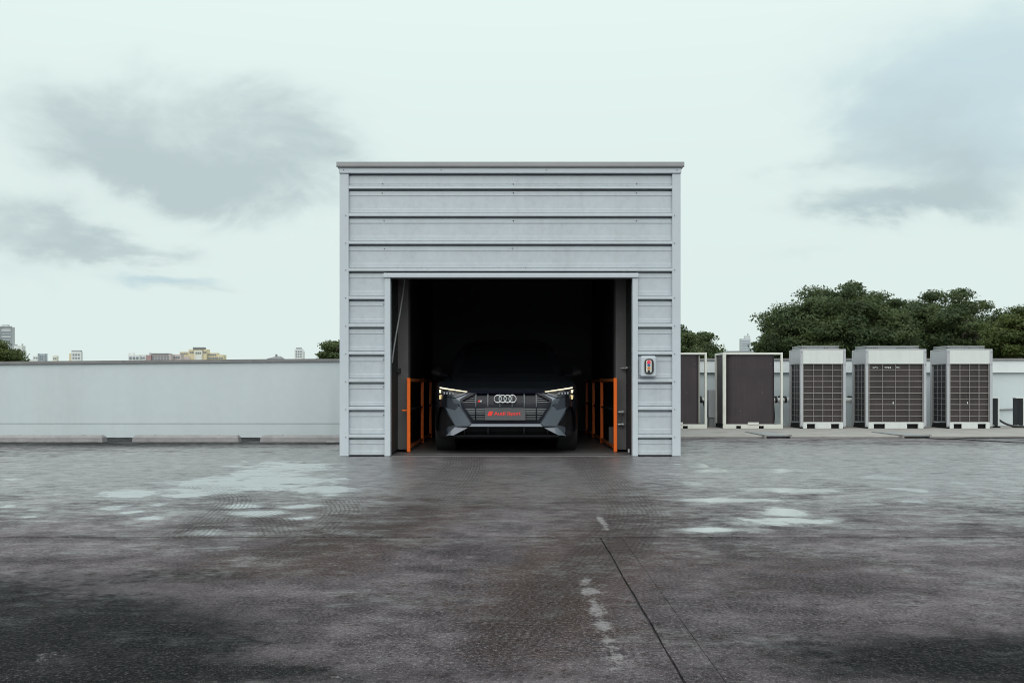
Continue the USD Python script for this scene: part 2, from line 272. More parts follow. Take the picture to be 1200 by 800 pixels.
def deck_material():
    N = {'g': ('geometry', {})}
    L = []; k = [0]
    for a in ('wet', 'damp', 'dark', 'dirt', 'lateral', 'track', 'pale', 'yellow'): N['at_' + a] = ('attribute', {'attribute': a})
    def nz(scale, detail=6, rough=.6, vec='g.position', **kw):
        n = f'n{k[0]}'; k[0] += 1; N[n] = ('noise_texture', {'scale': scale, 'detail': detail, 'roughness': rough, **kw}); L.append((vec, n + '.vector')); return n + '.fac'
    def mt(t, a, b=None, c=None, clamp=False):
        n = f'm{k[0]}'; k[0] += 1; inp = {'math_type': t, 'use_clamp': clamp}
        for i, v in enumerate((a, b, c), 1):
            if v is None: continue
            if isinstance(v, str): L.append((v, f'{n}.value{i}'))
            else: inp[f'value{i}'] = v
        N[n] = ('math', inp); return n + '.value'
    def rng(v, a, b, c=0.0, d=1.0, t='smoothstep'):
        n = f'r{k[0]}'; k[0] += 1; N[n] = ('map_range', {'range_type': t, 'from_min': a, 'from_max': b, 'to_min': c, 'to_max': d, 'clamp': True}); L.append((v, n + '.value')); return n + '.result'
    def mix(f, a, b, t='mix'):
        n = f'x{k[0]}'; k[0] += 1; inp = {'mix_type': t}
        for s, v in (('fac', f), ('color1', a), ('color2', b)):
            if isinstance(v, str): L.append((v, f'{n}.{s}'))
            else: inp[s] = v
        N[n] = ('mix', inp); return n + '.color'
    big, mid, small, grit, fine = nz(.6, 6), nz(2.8, 9, .70), nz(13, 8, .75), nz(62, 5, .80), nz(150, 3, .8)
    N['mpx'] = ('mapping', {'scale': (.75, 1.15, 1)}); L.append(('g.position', 'mpx.vector'))
    long_ = nz(1.5, 10, .72, 'mpx.vector'); long2 = nz(7, 8, .78, 'mpx.vector')
    def sgn(v, k_): return mt('multiply_add', v, k_, -.5 * k_)
    g2 = mt('add', mt('multiply', grit, .6), mt('multiply', fine, .4))
    # standing water, broken up along its edge, thinning into wet film
    film = mt('add', 'at_wet.fac', mt('add', sgn(long_, 1.6), mt('add', sgn(mid, 1.2), mt('add', sgn(long2, 1.5), sgn(small, .7)))))
    near_ = rng('at_wet.fac', .06, .30)
    pud = mt('multiply', rng(mt('add', film, sgn(g2, .9)), .40, .78), near_); rim = mt('multiply', rng(film, .05, .55), near_)
    damp = mt('maximum', mt('multiply', rng(mt('add', 'at_damp.fac', mt('add', sgn(long_, 2.2), sgn(long2, 1.6))), .05, .95), .9), mt('multiply', rim, .75))
    # colour of the worn surface
    tone = mt('add', mt('multiply', big, .25), mt('add', mt('multiply', mid, .33), mt('add', mt('multiply', small, .22), mt('multiply', long_, .20))))
    N['ramp'] = ('rgb_ramp', {'ramp': [(.42, (.022, .0180, .0200)), (.47, (.050, .0412, .0458)), (.51, (.092, .0770, .0852)), (.56, (.145, .123, .134)), (.61, (.22, .190, .204))]}); L.append((tone, 'ramp.fac'))
    col = 'ramp.color'
    pits = rng(mt('add', long_, sgn(small, .9)), .53, .64)
    col = mix(mt('multiply', pits, .68), col, (.024, .0185, .0205))
    ddirt = mt('multiply', rng(mt('add', 'at_dirt.fac', mt('add', sgn(long_, 2.0), sgn(small, 1.6))), .15, .75), .78)
    col = mix(ddirt, col, (.040, .0225, .0165))
    tread = mt('multiply', rng(mt('sine', mt('multiply', mt('add', 'at_lateral.fac', mt('add', sgn(mid, .07), sgn(small, .02))), 190.0)), -.1, .8), mt('multiply', 'at_track.fac', rng(mt('add', mid, sgn(small, .9)), .32, .50)))
    col = mix(mt('multiply', tread, .58), col, (.014, .0095, .008))
    col = mix(mt('multiply', mt('multiply', 'at_track.fac', rng(mt('add', long2, sgn(grit, .7)), .34, .58)), .78), col, (.024, .0165, .0148))
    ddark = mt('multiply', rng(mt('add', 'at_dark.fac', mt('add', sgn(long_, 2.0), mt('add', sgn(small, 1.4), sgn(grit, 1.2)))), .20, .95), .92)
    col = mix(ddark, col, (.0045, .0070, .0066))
    dpale = mt('multiply', rng(mt('add', 'at_pale.fac', mt('add', sgn(mid, 1.8), mt('add', sgn(small, 2.4), sgn(grit, 1.0)))), .30, .80), .75)
    col = mix(dpale, col, (.24, .225, .232))
    col = mix(mt('multiply', rng(mt('add', 'at_yellow.fac', sgn(small, 1.2)), .35, .8), .6), col, (.25, .17, .06))
    # grit: light chips and dark pores
    col = mix(mt('multiply', rng(g2, .52, .60), mt('multiply_add', ddark, -.40, .66)), col, (.27, .236, .255))
    col = mix(mt('multiply', rng(g2, .48, .40), .78), col, (.010, .0078, .0086))
    col = mix(mt('multiply', damp, .25), col, (.040, .034, .039))
    col = mix(mt('multiply', pud, .7), col, (.03, .03, .03))
    N['p'] = ('principled_bsdf', {'ior': 1.45}); L.append((col, 'p.base_color'))
    ro = mt('subtract', mt('multiply_add', small, .4, .42), mt('multiply', damp, .15))
    N['rx'] = ('mix_float', {'b': .26}); L += [(pud, 'rx.fac'), (ro, 'rx.a'), ('rx.result', 'p.roughness')]
    sp = mt('multiply', mt('multiply', mt('multiply_add', damp, .8, .08), mt('multiply_add', ddark, -.8, 1.0)), rng(g2, .40, .58, .4, 1.5))
    N['sx'] = ('mix_float', {'b': 1.0, 'use_clamp': False}); L += [(pud, 'sx.fac'), (sp, 'sx.a'), ('sx.result', 'p.specular_ior_level')]
    h = mt('add', mt('multiply', g2, 1.2), mt('add', mt('multiply', small, .7), mt('multiply', tread, -.3)))
    N['bs'] = ('mix_float', {'a': .8, 'b': .03}); L.append((mt('maximum', pud, mt('multiply', damp, .35)), 'bs.fac'))
    N['bu'] = ('bump', {'distance': .010}); L += [(h, 'bu.height'), ('bs.result', 'bu.strength'), ('bu.normal', 'p.normal')]
    # water film: a mirror-like layer that gains with the grazing angle
    N['lw'] = ('layer_weight', {'blend': .5}); N['gl'] = ('glossy_bsdf', {'color': (.95, .96, .96), 'distribution': 'multi_ggx'}); N['mc'] = ('mix_closure', {})
    N['gr_'] = ('mix_float', {'a': .34, 'b': .22}); L += [(pud, 'gr_.fac'), ('gr_.result', 'gl.roughness')]
    graze = mt('power', 'lw.facing', 4.0)
    filmf = mt('multiply', mt('maximum', mt('multiply', pud, 1.22), mt('multiply', mt('multiply', damp, .48), rng(mt('add', mt('multiply', long2, .5), mt('multiply', g2, .5)), .40, .58, .15, 1.35))), mt('multiply', graze, mt('multiply', mt('multiply_add', tread, -.75, 1.0), mt('multiply_add', ddark, -.8, 1.0))), clamp=True)
    L += [(filmf, 'mc.fac'), ('p.BSDF', 'mc.closure1'), ('gl.BSDF', 'mc.closure2')]
    return usdkit.material(stage, '/World/Looks/roof_deck_surface', N, L, surface='mc.closure')
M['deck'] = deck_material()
def axis(a, b, step, lo, hi):
    """Coordinates from lo to hi, close together between a and b."""
    left = a - np.cumsum(np.geomspace(step, 6, 24)); right = b + np.cumsum(np.geomspace(step, 6, 24))
    mid = np.linspace(a, b, max(2, int(round((b - a) / step)) + 1))
    left = left[left > lo][::-1] if lo < a else np.array([]); right = right[right < hi] if hi > b else np.array([])
    return np.concatenate([[lo] if lo < a else [], left, mid, right, [hi] if hi > b else []])
deck = tag(UsdGeom.Xform.Define(stage, '/World/roof_deck').GetPrim(), kind='structure')
def slab(xs, ys):
    gx, gy = np.meshgrid(xs, ys); nx, ny = len(xs), len(ys); x, y = gx.ravel(), gy.ravel()
    i = (np.arange(ny - 1)[:, None] * nx + np.arange(nx - 1)[None]).ravel()
    faces = np.vstack([np.stack([i, i + 1, i + nx + 1], 1), np.stack([i, i + nx + 1, i + nx], 1)])
    for ex in (xs[0], xs[-1]):     # the long joint's edges are worn
        if abs(ex - JX0) < .02: e_ = x == ex; x[e_] += (field_noise(x[e_], y[e_], 5.0, 31 + (ex > JX0), 4) - .5) * .012
    v = np.stack([x, y, np.zeros_like(x)], 1)
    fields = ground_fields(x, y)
    # a folded-down edge all round so that the joints have depth
    edge = np.concatenate([np.arange(nx), np.arange(1, ny) * nx + nx - 1, (ny - 1) * nx + np.arange(nx - 2, -1, -1), np.arange(ny - 2, 0, -1) * nx])
    n0 = len(v); low = v[edge].copy(); low[:, 2] -= .05; v = np.vstack([v, low]); ne = len(edge); j = np.arange(ne); jn = (j + 1) % ne
    faces = np.vstack([faces, np.stack([edge[j], n0 + j, n0 + jn], 1), np.stack([edge[j], n0 + jn, edge[jn]], 1)])
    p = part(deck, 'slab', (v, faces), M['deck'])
    api = UsdGeom.PrimvarsAPI(p)
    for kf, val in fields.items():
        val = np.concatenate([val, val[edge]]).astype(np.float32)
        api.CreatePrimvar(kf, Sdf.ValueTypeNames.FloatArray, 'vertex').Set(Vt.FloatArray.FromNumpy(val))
JY, JX0, JX1 = GY(629.5), .528, .655
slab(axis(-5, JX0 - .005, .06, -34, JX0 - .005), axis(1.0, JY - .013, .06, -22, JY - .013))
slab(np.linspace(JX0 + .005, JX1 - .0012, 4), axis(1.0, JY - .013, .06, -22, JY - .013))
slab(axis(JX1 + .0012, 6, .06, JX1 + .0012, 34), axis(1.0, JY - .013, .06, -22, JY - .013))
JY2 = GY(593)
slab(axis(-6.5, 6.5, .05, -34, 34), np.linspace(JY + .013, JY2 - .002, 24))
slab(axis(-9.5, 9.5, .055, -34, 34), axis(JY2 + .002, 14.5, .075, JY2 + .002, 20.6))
part(deck, 'joint_filler', box(-34, 34, -22, 20.6, -.30, -.012), plain('joint_tar', (.022, .019, .02), .7, bump=.003))
solo('ground', box(-3000, 3000, -3000, 3000, -9.5, -9.0), plain('town_ground', (.09, .10, .07), .9, scale=.02), kind='structure')

# ---------------------------------------------------------------- the car lift housing
Y0 = 11.74; S0 = F / Y0
def fx(px): return X(px, Y0)
def fz(py): return Z(py, Y0)
house = thing('lift_house', 'tall pale grey ribbed metal car lift housing with an open dark doorway', 'lift house')
RIBS = [fz(v) for v in (203.9, 222.2, 254.4, 286.9, 318.7, 351.5, 384.0, 416.4, 448.6, 481.2, 513.6, 541)]
PAN = Y0 + .034
def panel(x0, x1, zt, zb, last=False):
    """One folded sheet from under the rib above down to the tip of its own rib."""
    pr = [(PAN + .055, zt + .020), (PAN + .055, zt - .012), (PAN + .001, zt - .016)]
    h = zt - zb
    if h > .3 or last:
        pr += [(PAN, zt - .070), (PAN + .007, zt - .076)]
        if not last: pr += [(PAN + .007, zb + .118), (PAN, zb + .112)]
        else: pr += [(PAN + .007, zb + .05), (PAN, zb + .045)]
    else: pr += [(PAN, zt - .12), (PAN + .006, zt - .126)]
    if last: pr += [(PAN, zb), (PAN + .03, zb)]
    else: pr += [(PAN, zb + .0625), (PAN + .028, zb + .0615), (PAN + .028, zb + .0555), (Y0 + .004, zb + .0525), (Y0 + .001, zb + .049), (Y0, zb + .016), (Y0 + .004, zb + .0105), (PAN + .055, zb + .012)]
    return strip_x(pr, x0, x1)
XL0, XL1, XD0, XD1, XR0, XR1 = fx(407.5), fx(451.5), fx(457.4), fx(741.2), fx(747.0), fx(788.5)
ZDOOR = fz(326.0)
for i in range(4): part(house, 'cladding_panel', panel(XL0, XR1, RIBS[i], RIBS[i + 1]), M['cladding'])
for i in range(4, 11):
    last = i == 10
    for a, b in ((XL0, XL1), (XR0, XR1)): part(house, 'cladding_panel', panel(a, b, RIBS[i], .02 if last else RIBS[i + 1], last), M['cladding'])
XA, XB = fx(398.0), fx(797.6); ZTOP = fz(190.5)
part(house, 'corner_trim', box(XA, fx(408.6), Y0 - .005, Y0 + .12, .004, fz(203.6), .004), M['trim'])
part(house, 'corner_trim', box(fx(787.7), XB, Y0 - .005, Y0 + .12, .004, fz(203.6), .004), M['trim'])
part(house, 'door_trim', box(fx(450.6), XD0, Y0 - .006, Y0 + .10, .004, fz(325.6), .003), M['trim'])
part(house, 'door_trim', box(XD1, fx(747.6), Y0 - .006, Y0 + .10, .004, fz(325.6), .003), M['trim'])
part(house, 'lintel_trim', cat([box(fx(449.4), fx(748.2), Y0 - .022, Y0 + .10, fz(325.4), fz(320.6), .004), box(fx(449.9), fx(747.8), Y0 - .012, Y0 + .0, fz(320.8), fz(320.0), .002)]), M['trim'])
part(house, 'fascia', box(fx(397.4), fx(798.2), Y0 - .018, Y0 + .10, fz(203.2), fz(197.2), .003), M['trim'])
part(house, 'roof_cap', cat([strip_x([(Y0 - .035, fz(196.8)), (Y0 - .045, fz(195.4)), (Y0 - .045, fz(190.8)), (Y0 - .040, ZTOP), (Y0 + .05, ZTOP + .01)], fx(394.9), fx(801.2)), box(fx(396.2), fx(799.8), Y0 - .03, Y0 + .1, fz(197.3), fz(195.8))]), M['cap'])
YB = 18.4
part(house, 'side_wall', box(XA + .004, XA + .06, Y0 + .121, YB, .004, ZTOP - .02), M['cladding']); part(house, 'side_wall', box(XB - .06, XB - .004, Y0 + .121, YB, .004, ZTOP - .02), M['cladding'])
part(house, 'back_wall', box(XA + .061, XB - .061, YB - .06, YB, .004, ZTOP - .02), M['cladding'])
part(house, 'roof', box(XA, XB, Y0 + .05, YB + .05, ZTOP - .02, ZTOP + .008), M['cap'])
# lining of the shaft
XI = 1.585
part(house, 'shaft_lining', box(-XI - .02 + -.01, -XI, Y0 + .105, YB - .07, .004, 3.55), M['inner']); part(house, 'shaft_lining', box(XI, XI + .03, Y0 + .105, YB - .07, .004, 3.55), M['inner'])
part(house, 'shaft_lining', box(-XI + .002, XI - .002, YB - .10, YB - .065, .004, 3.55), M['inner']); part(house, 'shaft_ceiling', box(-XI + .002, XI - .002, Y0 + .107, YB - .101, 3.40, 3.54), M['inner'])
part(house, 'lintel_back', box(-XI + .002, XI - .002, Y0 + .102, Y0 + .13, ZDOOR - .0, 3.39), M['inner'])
for s in (-1, 1):
    lo, hi = sorted((s * 1.412, s * 1.560))
    part(house, 'shaft_column', box(lo, hi, 12.55, 12.80, .03, 3.3, .006), M['column'])
    lo, hi = sorted((s * 1.562, s * 1.583))
    part(house, 'door_seal', box(lo, hi, Y0 + .11, 12.6, .02, 3.3, .004), M['seal'])
for py, x0, x1, r in ((431, 727.5, 736.5, .012), (482.5, 724.5, 731.5, .016), (497.0, 724, 732, .016)):
    z = Z(py, 12.5); part(house, 'latch', cat([cyl(((X(x0, 12.5) + X(x1, 12.5)) / 2, 12.50, z), r, X(x1, 12.5) - X(x0, 12.5), 'x', 12), cyl((X(x1 - 2, 12.5), 12.495, z), r * 1.9, .02, 'x', 12), box(X(x0 + 2, 12.5), X(x1 - 2, 12.5), 12.505, 12.552, z - .02, z + .02, .003)]), M['chrome'], smooth=30)
part(house, 'latch_rod', cyl((X(728, 12.5), 12.52, (Z(482, 12.5) + Z(497, 12.5)) / 2), .006, .17, 'z', 8), M['chrome'])
part(house, 'floor_bolt', cyl((X(737.5, 12.0), 12.02, Z(528, 12.0)), .022, .05, 'z', 10), M['chrome'])
part(house, 'limit_switch', box(X(464.5, 12.5), X(469.5, 12.5), 12.50, 12.553, Z(437, 12.5), Z(431.5, 12.5), .004), M['seal'])
part(house, 'junction_box', box(X(713.6, 13.3), X(719.5, 13.3), 13.28, 13.36, Z(522, 13.3), Z(500, 13.3), .004), M['column'])
scr = []
for zx, zy in ((300, 247), (985, 247), (310, 392), (985, 392), (312, 538), (980, 536), (303, 198), (985, 200), (382, 637), (503, 637), (913, 637), (1048, 637), (376, 677)):
    scr.append((380 + zx / 4.445, 170 + zy / 4.445))
for zx, zy in ((8, 247), (650, 247), (8, 392), (650, 392), (652, 198), (620, 637), (70, 637)):
    scr.append((600 + zx / 4.445, 170 + zy / 4.445))
ms = [cyl((fx(a), PAN - .002, fz(b)), .0065, .014, 'y', 8) for a, b in scr]
for b in (252.6, 285, 316.5, 349, 382, 414.5, 447, 479.5, 512):
    ms += [cyl((fx(405.3), Y0 - .007, fz(b)), .006, .010, 'y', 8), cyl((fx(790.5), Y0 - .007, fz(b)), .006, .010, 'y', 8)]
for b in (356, 388, 421, 453, 486): ms += [cyl((fx(449.2), PAN - .002, fz(b)), .0065, .014, 'y', 8)]
for a in (403, 517, 640, 793): ms += [cyl((fx(a), Y0 - .020, fz(199.6)), .006, .010, 'y', 8)]
part(house, 'screws', cat(ms), M['screw'], kind='stuff')
lift = thing('lift_platform', 'dark steel lift platform that the car stands on inside the housing', 'lift platform')
for i in range(5): part(lift, 'floor_plate', box(-1.40, 1.40, 12.06 + i * 1.22, 12.06 + (i + 1) * 1.22 - .006, -.04, .012, .003), M['plate_steel'])
part(lift, 'sill', box(-1.54, 1.54, Y0 + .012, 12.05, -.04, .010, .003), M['plate_steel'])
solo('hanging_cable', tube(bez([(X(474, 12.15), 12.2, Z(318, 12.15)), (X(473, 12.15), 12.2, Z(350, 12.15)), (X(462, 12.0), 12.0, Z(395, 12.0)), (X(459.5, 11.95), 11.95, Z(425, 11.95))]), .011, 8), M['cable_grey'], 'thin grey cable hanging inside the left edge of the dark doorway', 'cable', smooth=True)
# control box
cb = thing('control_box', 'pale grey push button box with black oval frame, right of the doorway', 'control box')
def cz(py): return fz(py)
xa, xb, za, zb = fx(750.4), fx(768.0), fz(441.2), fz(417.2)
part(cb, 'housing', cat([box(xa, xb, Y0 - .055, Y0 - .006, za, zb, .012), box(xa - .012, xb + .012, Y0 - .012, Y0 + .036, za + .02, zb - .01, .004)]), M['trim'])
def rounded(x0, x1, z0, z1, r, y0, y1):
    q = Polygon([(x0 + r, z0 + r), (x1 - r, z0 + r), (x1 - r, z1 - r), (x0 + r, z1 - r)]).buffer(r, 6)
    return tm(m3.CrossSection([np.array(orient(q).exterior.coords)[:-1]]).extrude(y1 - y0).rotate([90, 0, 0]).translate([0, y1, 0]))
part(cb, 'bezel', rounded(fx(754.4), fx(765.2), fz(438.2), fz(420.3), .048, Y0 - .070, Y0 - .050), M['black_btn'], smooth=30)
part(cb, 'face_plate', rounded(fx(756.2), fx(762.6), fz(436.6), fz(422.0), .022, Y0 - .074, Y0 - .060), M['face'], smooth=30)
for py, mt_, r in ((424.4, 'red_btn', .024), (427.8, 'blue_btn', .018), (431.3, 'orange_btn', .018), (435.3, 'black_btn', .017)):
    part(cb, 'button', cyl((fx(759.3), Y0 - .078, fz(py)), r, .016, 'y', 16), M[mt_], label=mt_.replace('_btn', ' push button'), smooth=30)
# orange guard rails
def rail(sgn, label):
    r = thing('guard_rail', label, 'guard rail', group='orange guard rails in the lift')
    x = sgn * 1.395; ys = [12.44, 14.33, 15.75, 17.2]; hw = .0225
    for y in ys: part(r, 'post', box(x - hw, x + hw, y - hw, y + hw, .012, 1.005, .004), M['orange'])
    part(r, 'top_rail', box(x - hw + .002, x + hw - .002, ys[0] + hw, ys[-1] - hw, .955, 1.0, .004), M['rail_shaded'])
    part(r, 'middle_rail', box(x - .012, x + .012, ys[0] + hw, ys[-1] - hw, .565, .585), M['seal'])  # near-black material paints in the shade on this rail; it is no seal
    part(r, 'bottom_rail', box(x - .015, x + .015, ys[0] + hw, ys[-1] - hw, .05, .085), M['rail_shaded'])
    if sgn < 0: part(r, 'latch', box(x - .09, x - hw, ys[0] - .01, ys[0] + .01, .56, .58, .002), M['orange'])
rail(-1, 'orange steel guard rail to the left of the dark car'); rail(1, 'orange steel guard rail to the right of the dark car')

# ---------------------------------------------------------------- the car (local: nose at y = 0, driving towards -y)
CX, CY = X(593, 12.0), 11.93
def prism(poly, y0, y1):
    q = orient(Polygon(poly)); return m3.Manifold.extrude(m3.CrossSection([np.array(q.exterior.coords)[:-1]]), y1 - y0).rotate([90, 0, 0]).translate([0, y1, 0])
def prism_x(poly_yz, x0, x1):
    q = orient(Polygon(poly_yz)); e = m3.Manifold.extrude(m3.CrossSection([np.array(q.exterior.coords)[:-1]]), x1 - x0)
    return e.transform([[0, 0, 1, x0], [1, 0, 0, 0], [0, 1, 0, 0]])
def prism_z(poly_xy, z0, z1):
    q = orient(Polygon(poly_xy)); return m3.Manifold.extrude(m3.CrossSection([np.array(q.exterior.coords)[:-1]]), z1 - z0).translate([0, 0, z0])
def sym(half): return [(-x, v) for x, v in half] + [(x, v) for x, v in half[::-1]]
def smoothed(m, edge, it):
    t = tm(m.refine_to_length(edge)); t.merge_vertices(); trimesh.smoothing.filter_taubin(t, lamb=.5, nu=.52, iterations=it)
    return m3.Manifold(m3.Mesh(np.array(t.vertices, np.float32), np.array(t.faces, np.uint32)))
side = [(.13, .215), (.05, .30), (.005, .42), (0, .54), (.02, .68), (.07, .80), (.155, .868), (.50, .955), (1.0, 1.03), (1.25, 1.06), (2.5, 1.085), (3.9, 1.10), (4.6, 1.13), (4.86, 1.06), (4.9, .80), (4.86, .50), (4.72, .30), (4.5, .215)]
plan = sym([(.50, 0), (.66, .045), (.78, .12), (.865, .23), (.925, .37), (.965, .55), (.988, .80), (.988, 1.2), (.965, 1.6), (.965, 3.2), (.988, 3.7), (.985, 4.2), (.93, 4.6), (.78, 4.82), (.5, 4.9)])
front = sym([(.86, .20), (.93, .27), (.975, .42), (.988, .60), (.972, .76), (.945, .86), (.90, .96), (.80, 1.04), (.55, 1.09), (.2, 1.14)])
body = prism_x(side, -1.1, 1.1) ^ prism_z(plan, 0, 1.4) ^ prism(front, -.1, 5.0)
body = smoothed(body, .045, 14)
bt = tm(body)
from scipy.spatial import cKDTree
def fy(x, z):
    """Depth of the nose at (x, z)."""
    o = np.array([[x, -2.0, z]]); loc, _, _ = bt.ray.intersects_location(o, [[0, 1, 0]]); return float(loc[:, 1].min()) if len(loc) else .3
def P(zx, zy, s=89.2): return ((zx / 6 + 500 - 593) / s, .91 - (zy / 6 + 420 - 451) / s)
def PP(pts, s=89.2): return [P(a, b, s) for a, b in pts]
def mir(pts): return [(-x, z) for x, z in pts]
GC = 561
grille_in = PP([(352, 243), (GC * 2 - 352, 243), (862, 290), (850, 338), (780, 438), (GC * 2 - 780, 438), (GC * 2 - 850, 338), (GC * 2 - 862, 290)])
grille_out = PP([(332, 227), (GC * 2 - 332, 227), (882, 285), (870, 338), (794, 454), (GC * 2 - 794, 454), (GC * 2 - 870, 338), (GC * 2 - 882, 285)])
C0 = P(GC, 0)[0]
grille_in = [(x - C0, z) for x, z in grille_in]; grille_out = [(x - C0, z) for x, z in grille_out]
def PL(pts, s=88.3): return [(x - C0, z) for x, z in PP(pts, s)]
lamp = PL([(93, 204), (294, 231), (262, 247), (202, 268), (128, 253), (112, 295), (88, 292)])
intake = PL([(96, 338), (124, 338), (205, 462), (160, 474), (104, 522), (74, 505), (80, 400)])
low_in = PL([(262, 479), (GC * 2 - 262, 479), (GC * 2 - 205, 531), (205, 531)], 89.2)
def off(m, d): return m.translate([0, d, 0])
def pocket(m, poly, d): return m - (prism(poly, -.5, .9) - off(body0, d))
def sheet(poly, d, t=.008): return (prism(poly, -.5, .9) ^ off(body0, d)) - off(body0, d + t)
body0 = body
car = thing('parked_car', 'dark grey electric car facing out of the lift with its lamps lit', 'car', (CX, CY, 0))
arch = m3.Manifold.cylinder(.36, .425, .425, 48).rotate([0, 90, 0])
shell = pocket(body, grille_in, .05)
for po, d in ((lamp, .03), (intake, .10)): shell = pocket(pocket(shell, po, d), mir(po), d)
shell = pocket(shell, low_in, .09)
for yy in (.93, 3.86):
    shell = shell - arch.translate([.70, yy, .385]) - arch.translate([-1.06, yy, .385])
skirt_cut = m3.Manifold.cube([3, 6, .29 - .1]).translate([-1.5, -.5, .085])
def add(name, m, mat, label=None, parent=None, smooth=28):
    m = tm(m) if hasattr(m, 'to_mesh') else m
    return part(parent or car, name, m, M[mat], smooth=smooth, label=label)
add('body', shell - skirt_cut, 'paint'); add('lower_skirt', shell ^ skirt_cut, 'matt_black')
# grille
gr = add('grille', sheet(grille_in, .045), 'gloss_black')
add('grille_frame', (prism(grille_out, -.5, .5) - prism(grille_in, -.6, .6)) ^ off(body0, -.008) - off(body0, .012), 'gloss_black')
gi = prism(grille_in, -.5, .5)
def rect(x0, x1, y0, y1, s=89.2): return [(a - C0, b) for a, b in PP([(x0, y0), (x1, y0), (x1, y1), (x0, y1)], s)]
for zx in (350, 434, 518, GC * 2 - 518, GC * 2 - 434, GC * 2 - 350):
    m = (prism(rect(zx - 4, zx + 4, 243, 338), -.5, .5) ^ gi ^ off(body0, .012)) - off(body0, .044)
    if not m.is_empty(): add('grille_bar', m, 'dark_bar', parent=gr)
for k, zy in enumerate((352, 364, 376, 388, 400, 412, 424)):
    m = (prism(rect(200, 920, zy - 2.4, zy + 2.4), -.5, .5) ^ gi ^ off(body0, .015)) - off(body0, .044)
    m = m - prism(rect(345, 355, 340, 445), -.5, .5) - prism(rect(GC * 2 - 355, GC * 2 - 345, 340, 445), -.5, .5)
    add('grille_slat', m, 'slat', parent=gr)
for zy in (262, 276, 290, 304):
    for a, b in ((240, 345), (GC * 2 - 345, GC * 2 - 240)):
        m = (prism(rect(a, b, zy - 1.6, zy + 1.6), -.5, .5) ^ gi ^ off(body0, .025)) - off(body0, .044)
        if not m.is_empty(): add('grille_slat', m, 'slat', parent=gr)
# rings, badge, plate
rg = []
for zx in (504, 538, 572, 606):
    x, z = P(zx, 282); t = trimesh.creation.torus(.0475, .0062, 32, 10); t.apply_transform(trimesh.transformations.rotation_matrix(math.pi / 2, [1, 0, 0])); t.apply_translation([x - C0 + .0, -.004, z]); rg.append(t)
add('emblem', cat(rg), 'silver', smooth=True)
x, z = P(378, 298); x -= C0
def para(x0, x1, z0, z1, sl, y0, y1): return hull([(a + sl * (c == z1), b, c) for a in (x0, x1) for b in (y0, y1) for c in (z0, z1)])
yb = fy(x, z) + .02
add('badge', para(x - .026, x - .004, z - .012, z + .012, .012, yb, yb + .02), 'red', 'small red and silver grille badge'); add('badge', para(x - .002, x + .022, z - .012, z + .012, .012, yb, yb + .02), 'silver')
(px0, pz0), (px1, pz1) = P(415, 429), P(695, 345); px0 -= C0; px1 -= C0
pl = add('number_plate', box(px0, px1, -.034, -.018, pz0, pz1, .003), 'plate', smooth=False)
add('plate_rim', cat([box(px0 + .004, px1 - .004, -.036, -.033, pz0 + .004, pz0 + .010), box(px0 + .004, px1 - .004, -.036, -.033, pz1 - .007, pz1 - .004)]), 'slat', parent=pl, smooth=False)
t = meshkit.text_mesh('Audi Sport', .038, .003, bold=True); w = P(662, 0)[0] - P(480, 0)[0]
t.vertices[:, 0] -= t.bounds[0, 0]; t.vertices[:, 0] *= w / t.bounds[1, 0]; v = t.vertices.copy(); t.vertices = np.stack([v[:, 0] + P(480, 0)[0] - C0, -.0345 - v[:, 2], v[:, 1] + P(0, 393)[1]], 1)
add('plate_lettering', t, 'red', parent=pl, smooth=False)
zr = P(0, 398)[1]; x0 = P(433, 0)[0] - C0; hh = .056
for a, b in ((0, .018), (.0205, .0385), (.041, .052)): add('plate_mark', para(x0 + a, x0 + b, zr, zr + hh, .022, -.0372, -.033), 'red', parent=pl, smooth=False)
# headlights
for s in (1, -1):
    fl = (lambda p: p) if s > 0 else mir
    hl = add('headlight', sheet(fl(lamp), .022), 'lens')
    add('lamp_strip', sheet(fl(PL([(93, 202), (100, 200), (294, 230), (290, 235), (97, 209)])), -.004, .02), 'led', parent=hl)
    add('lamp_corner', sheet(fl(PL([(90, 218), (106, 220), (103, 242), (92, 240)])), -.002, .016), 'led', parent=hl)
    add('lamp_corner', sheet(fl(PL([(90, 258), (110, 253), (106, 284), (92, 287)])), -.002, .016), 'led_amber', parent=hl)
    for zx in (126, 146, 167, 190): add('lamp_module', sheet(fl(PL([(zx, 232 + (zx - 126) * .12), (zx + 12, 234 + (zx - 126) * .12), (zx + 9, 250), (zx + 1, 249)])), .008, .012), 'led_dim', parent=hl)
    hp = [(x_, z_) for x_, z_ in fl(PL([(130, 258), (202, 273), (262, 252), (300, 236), (304, 241), (262, 258), (202, 279), (128, 264)]))]
    add('lamp_lip', sheet(hp, -.008, .03), 'gloss_black', parent=hl)
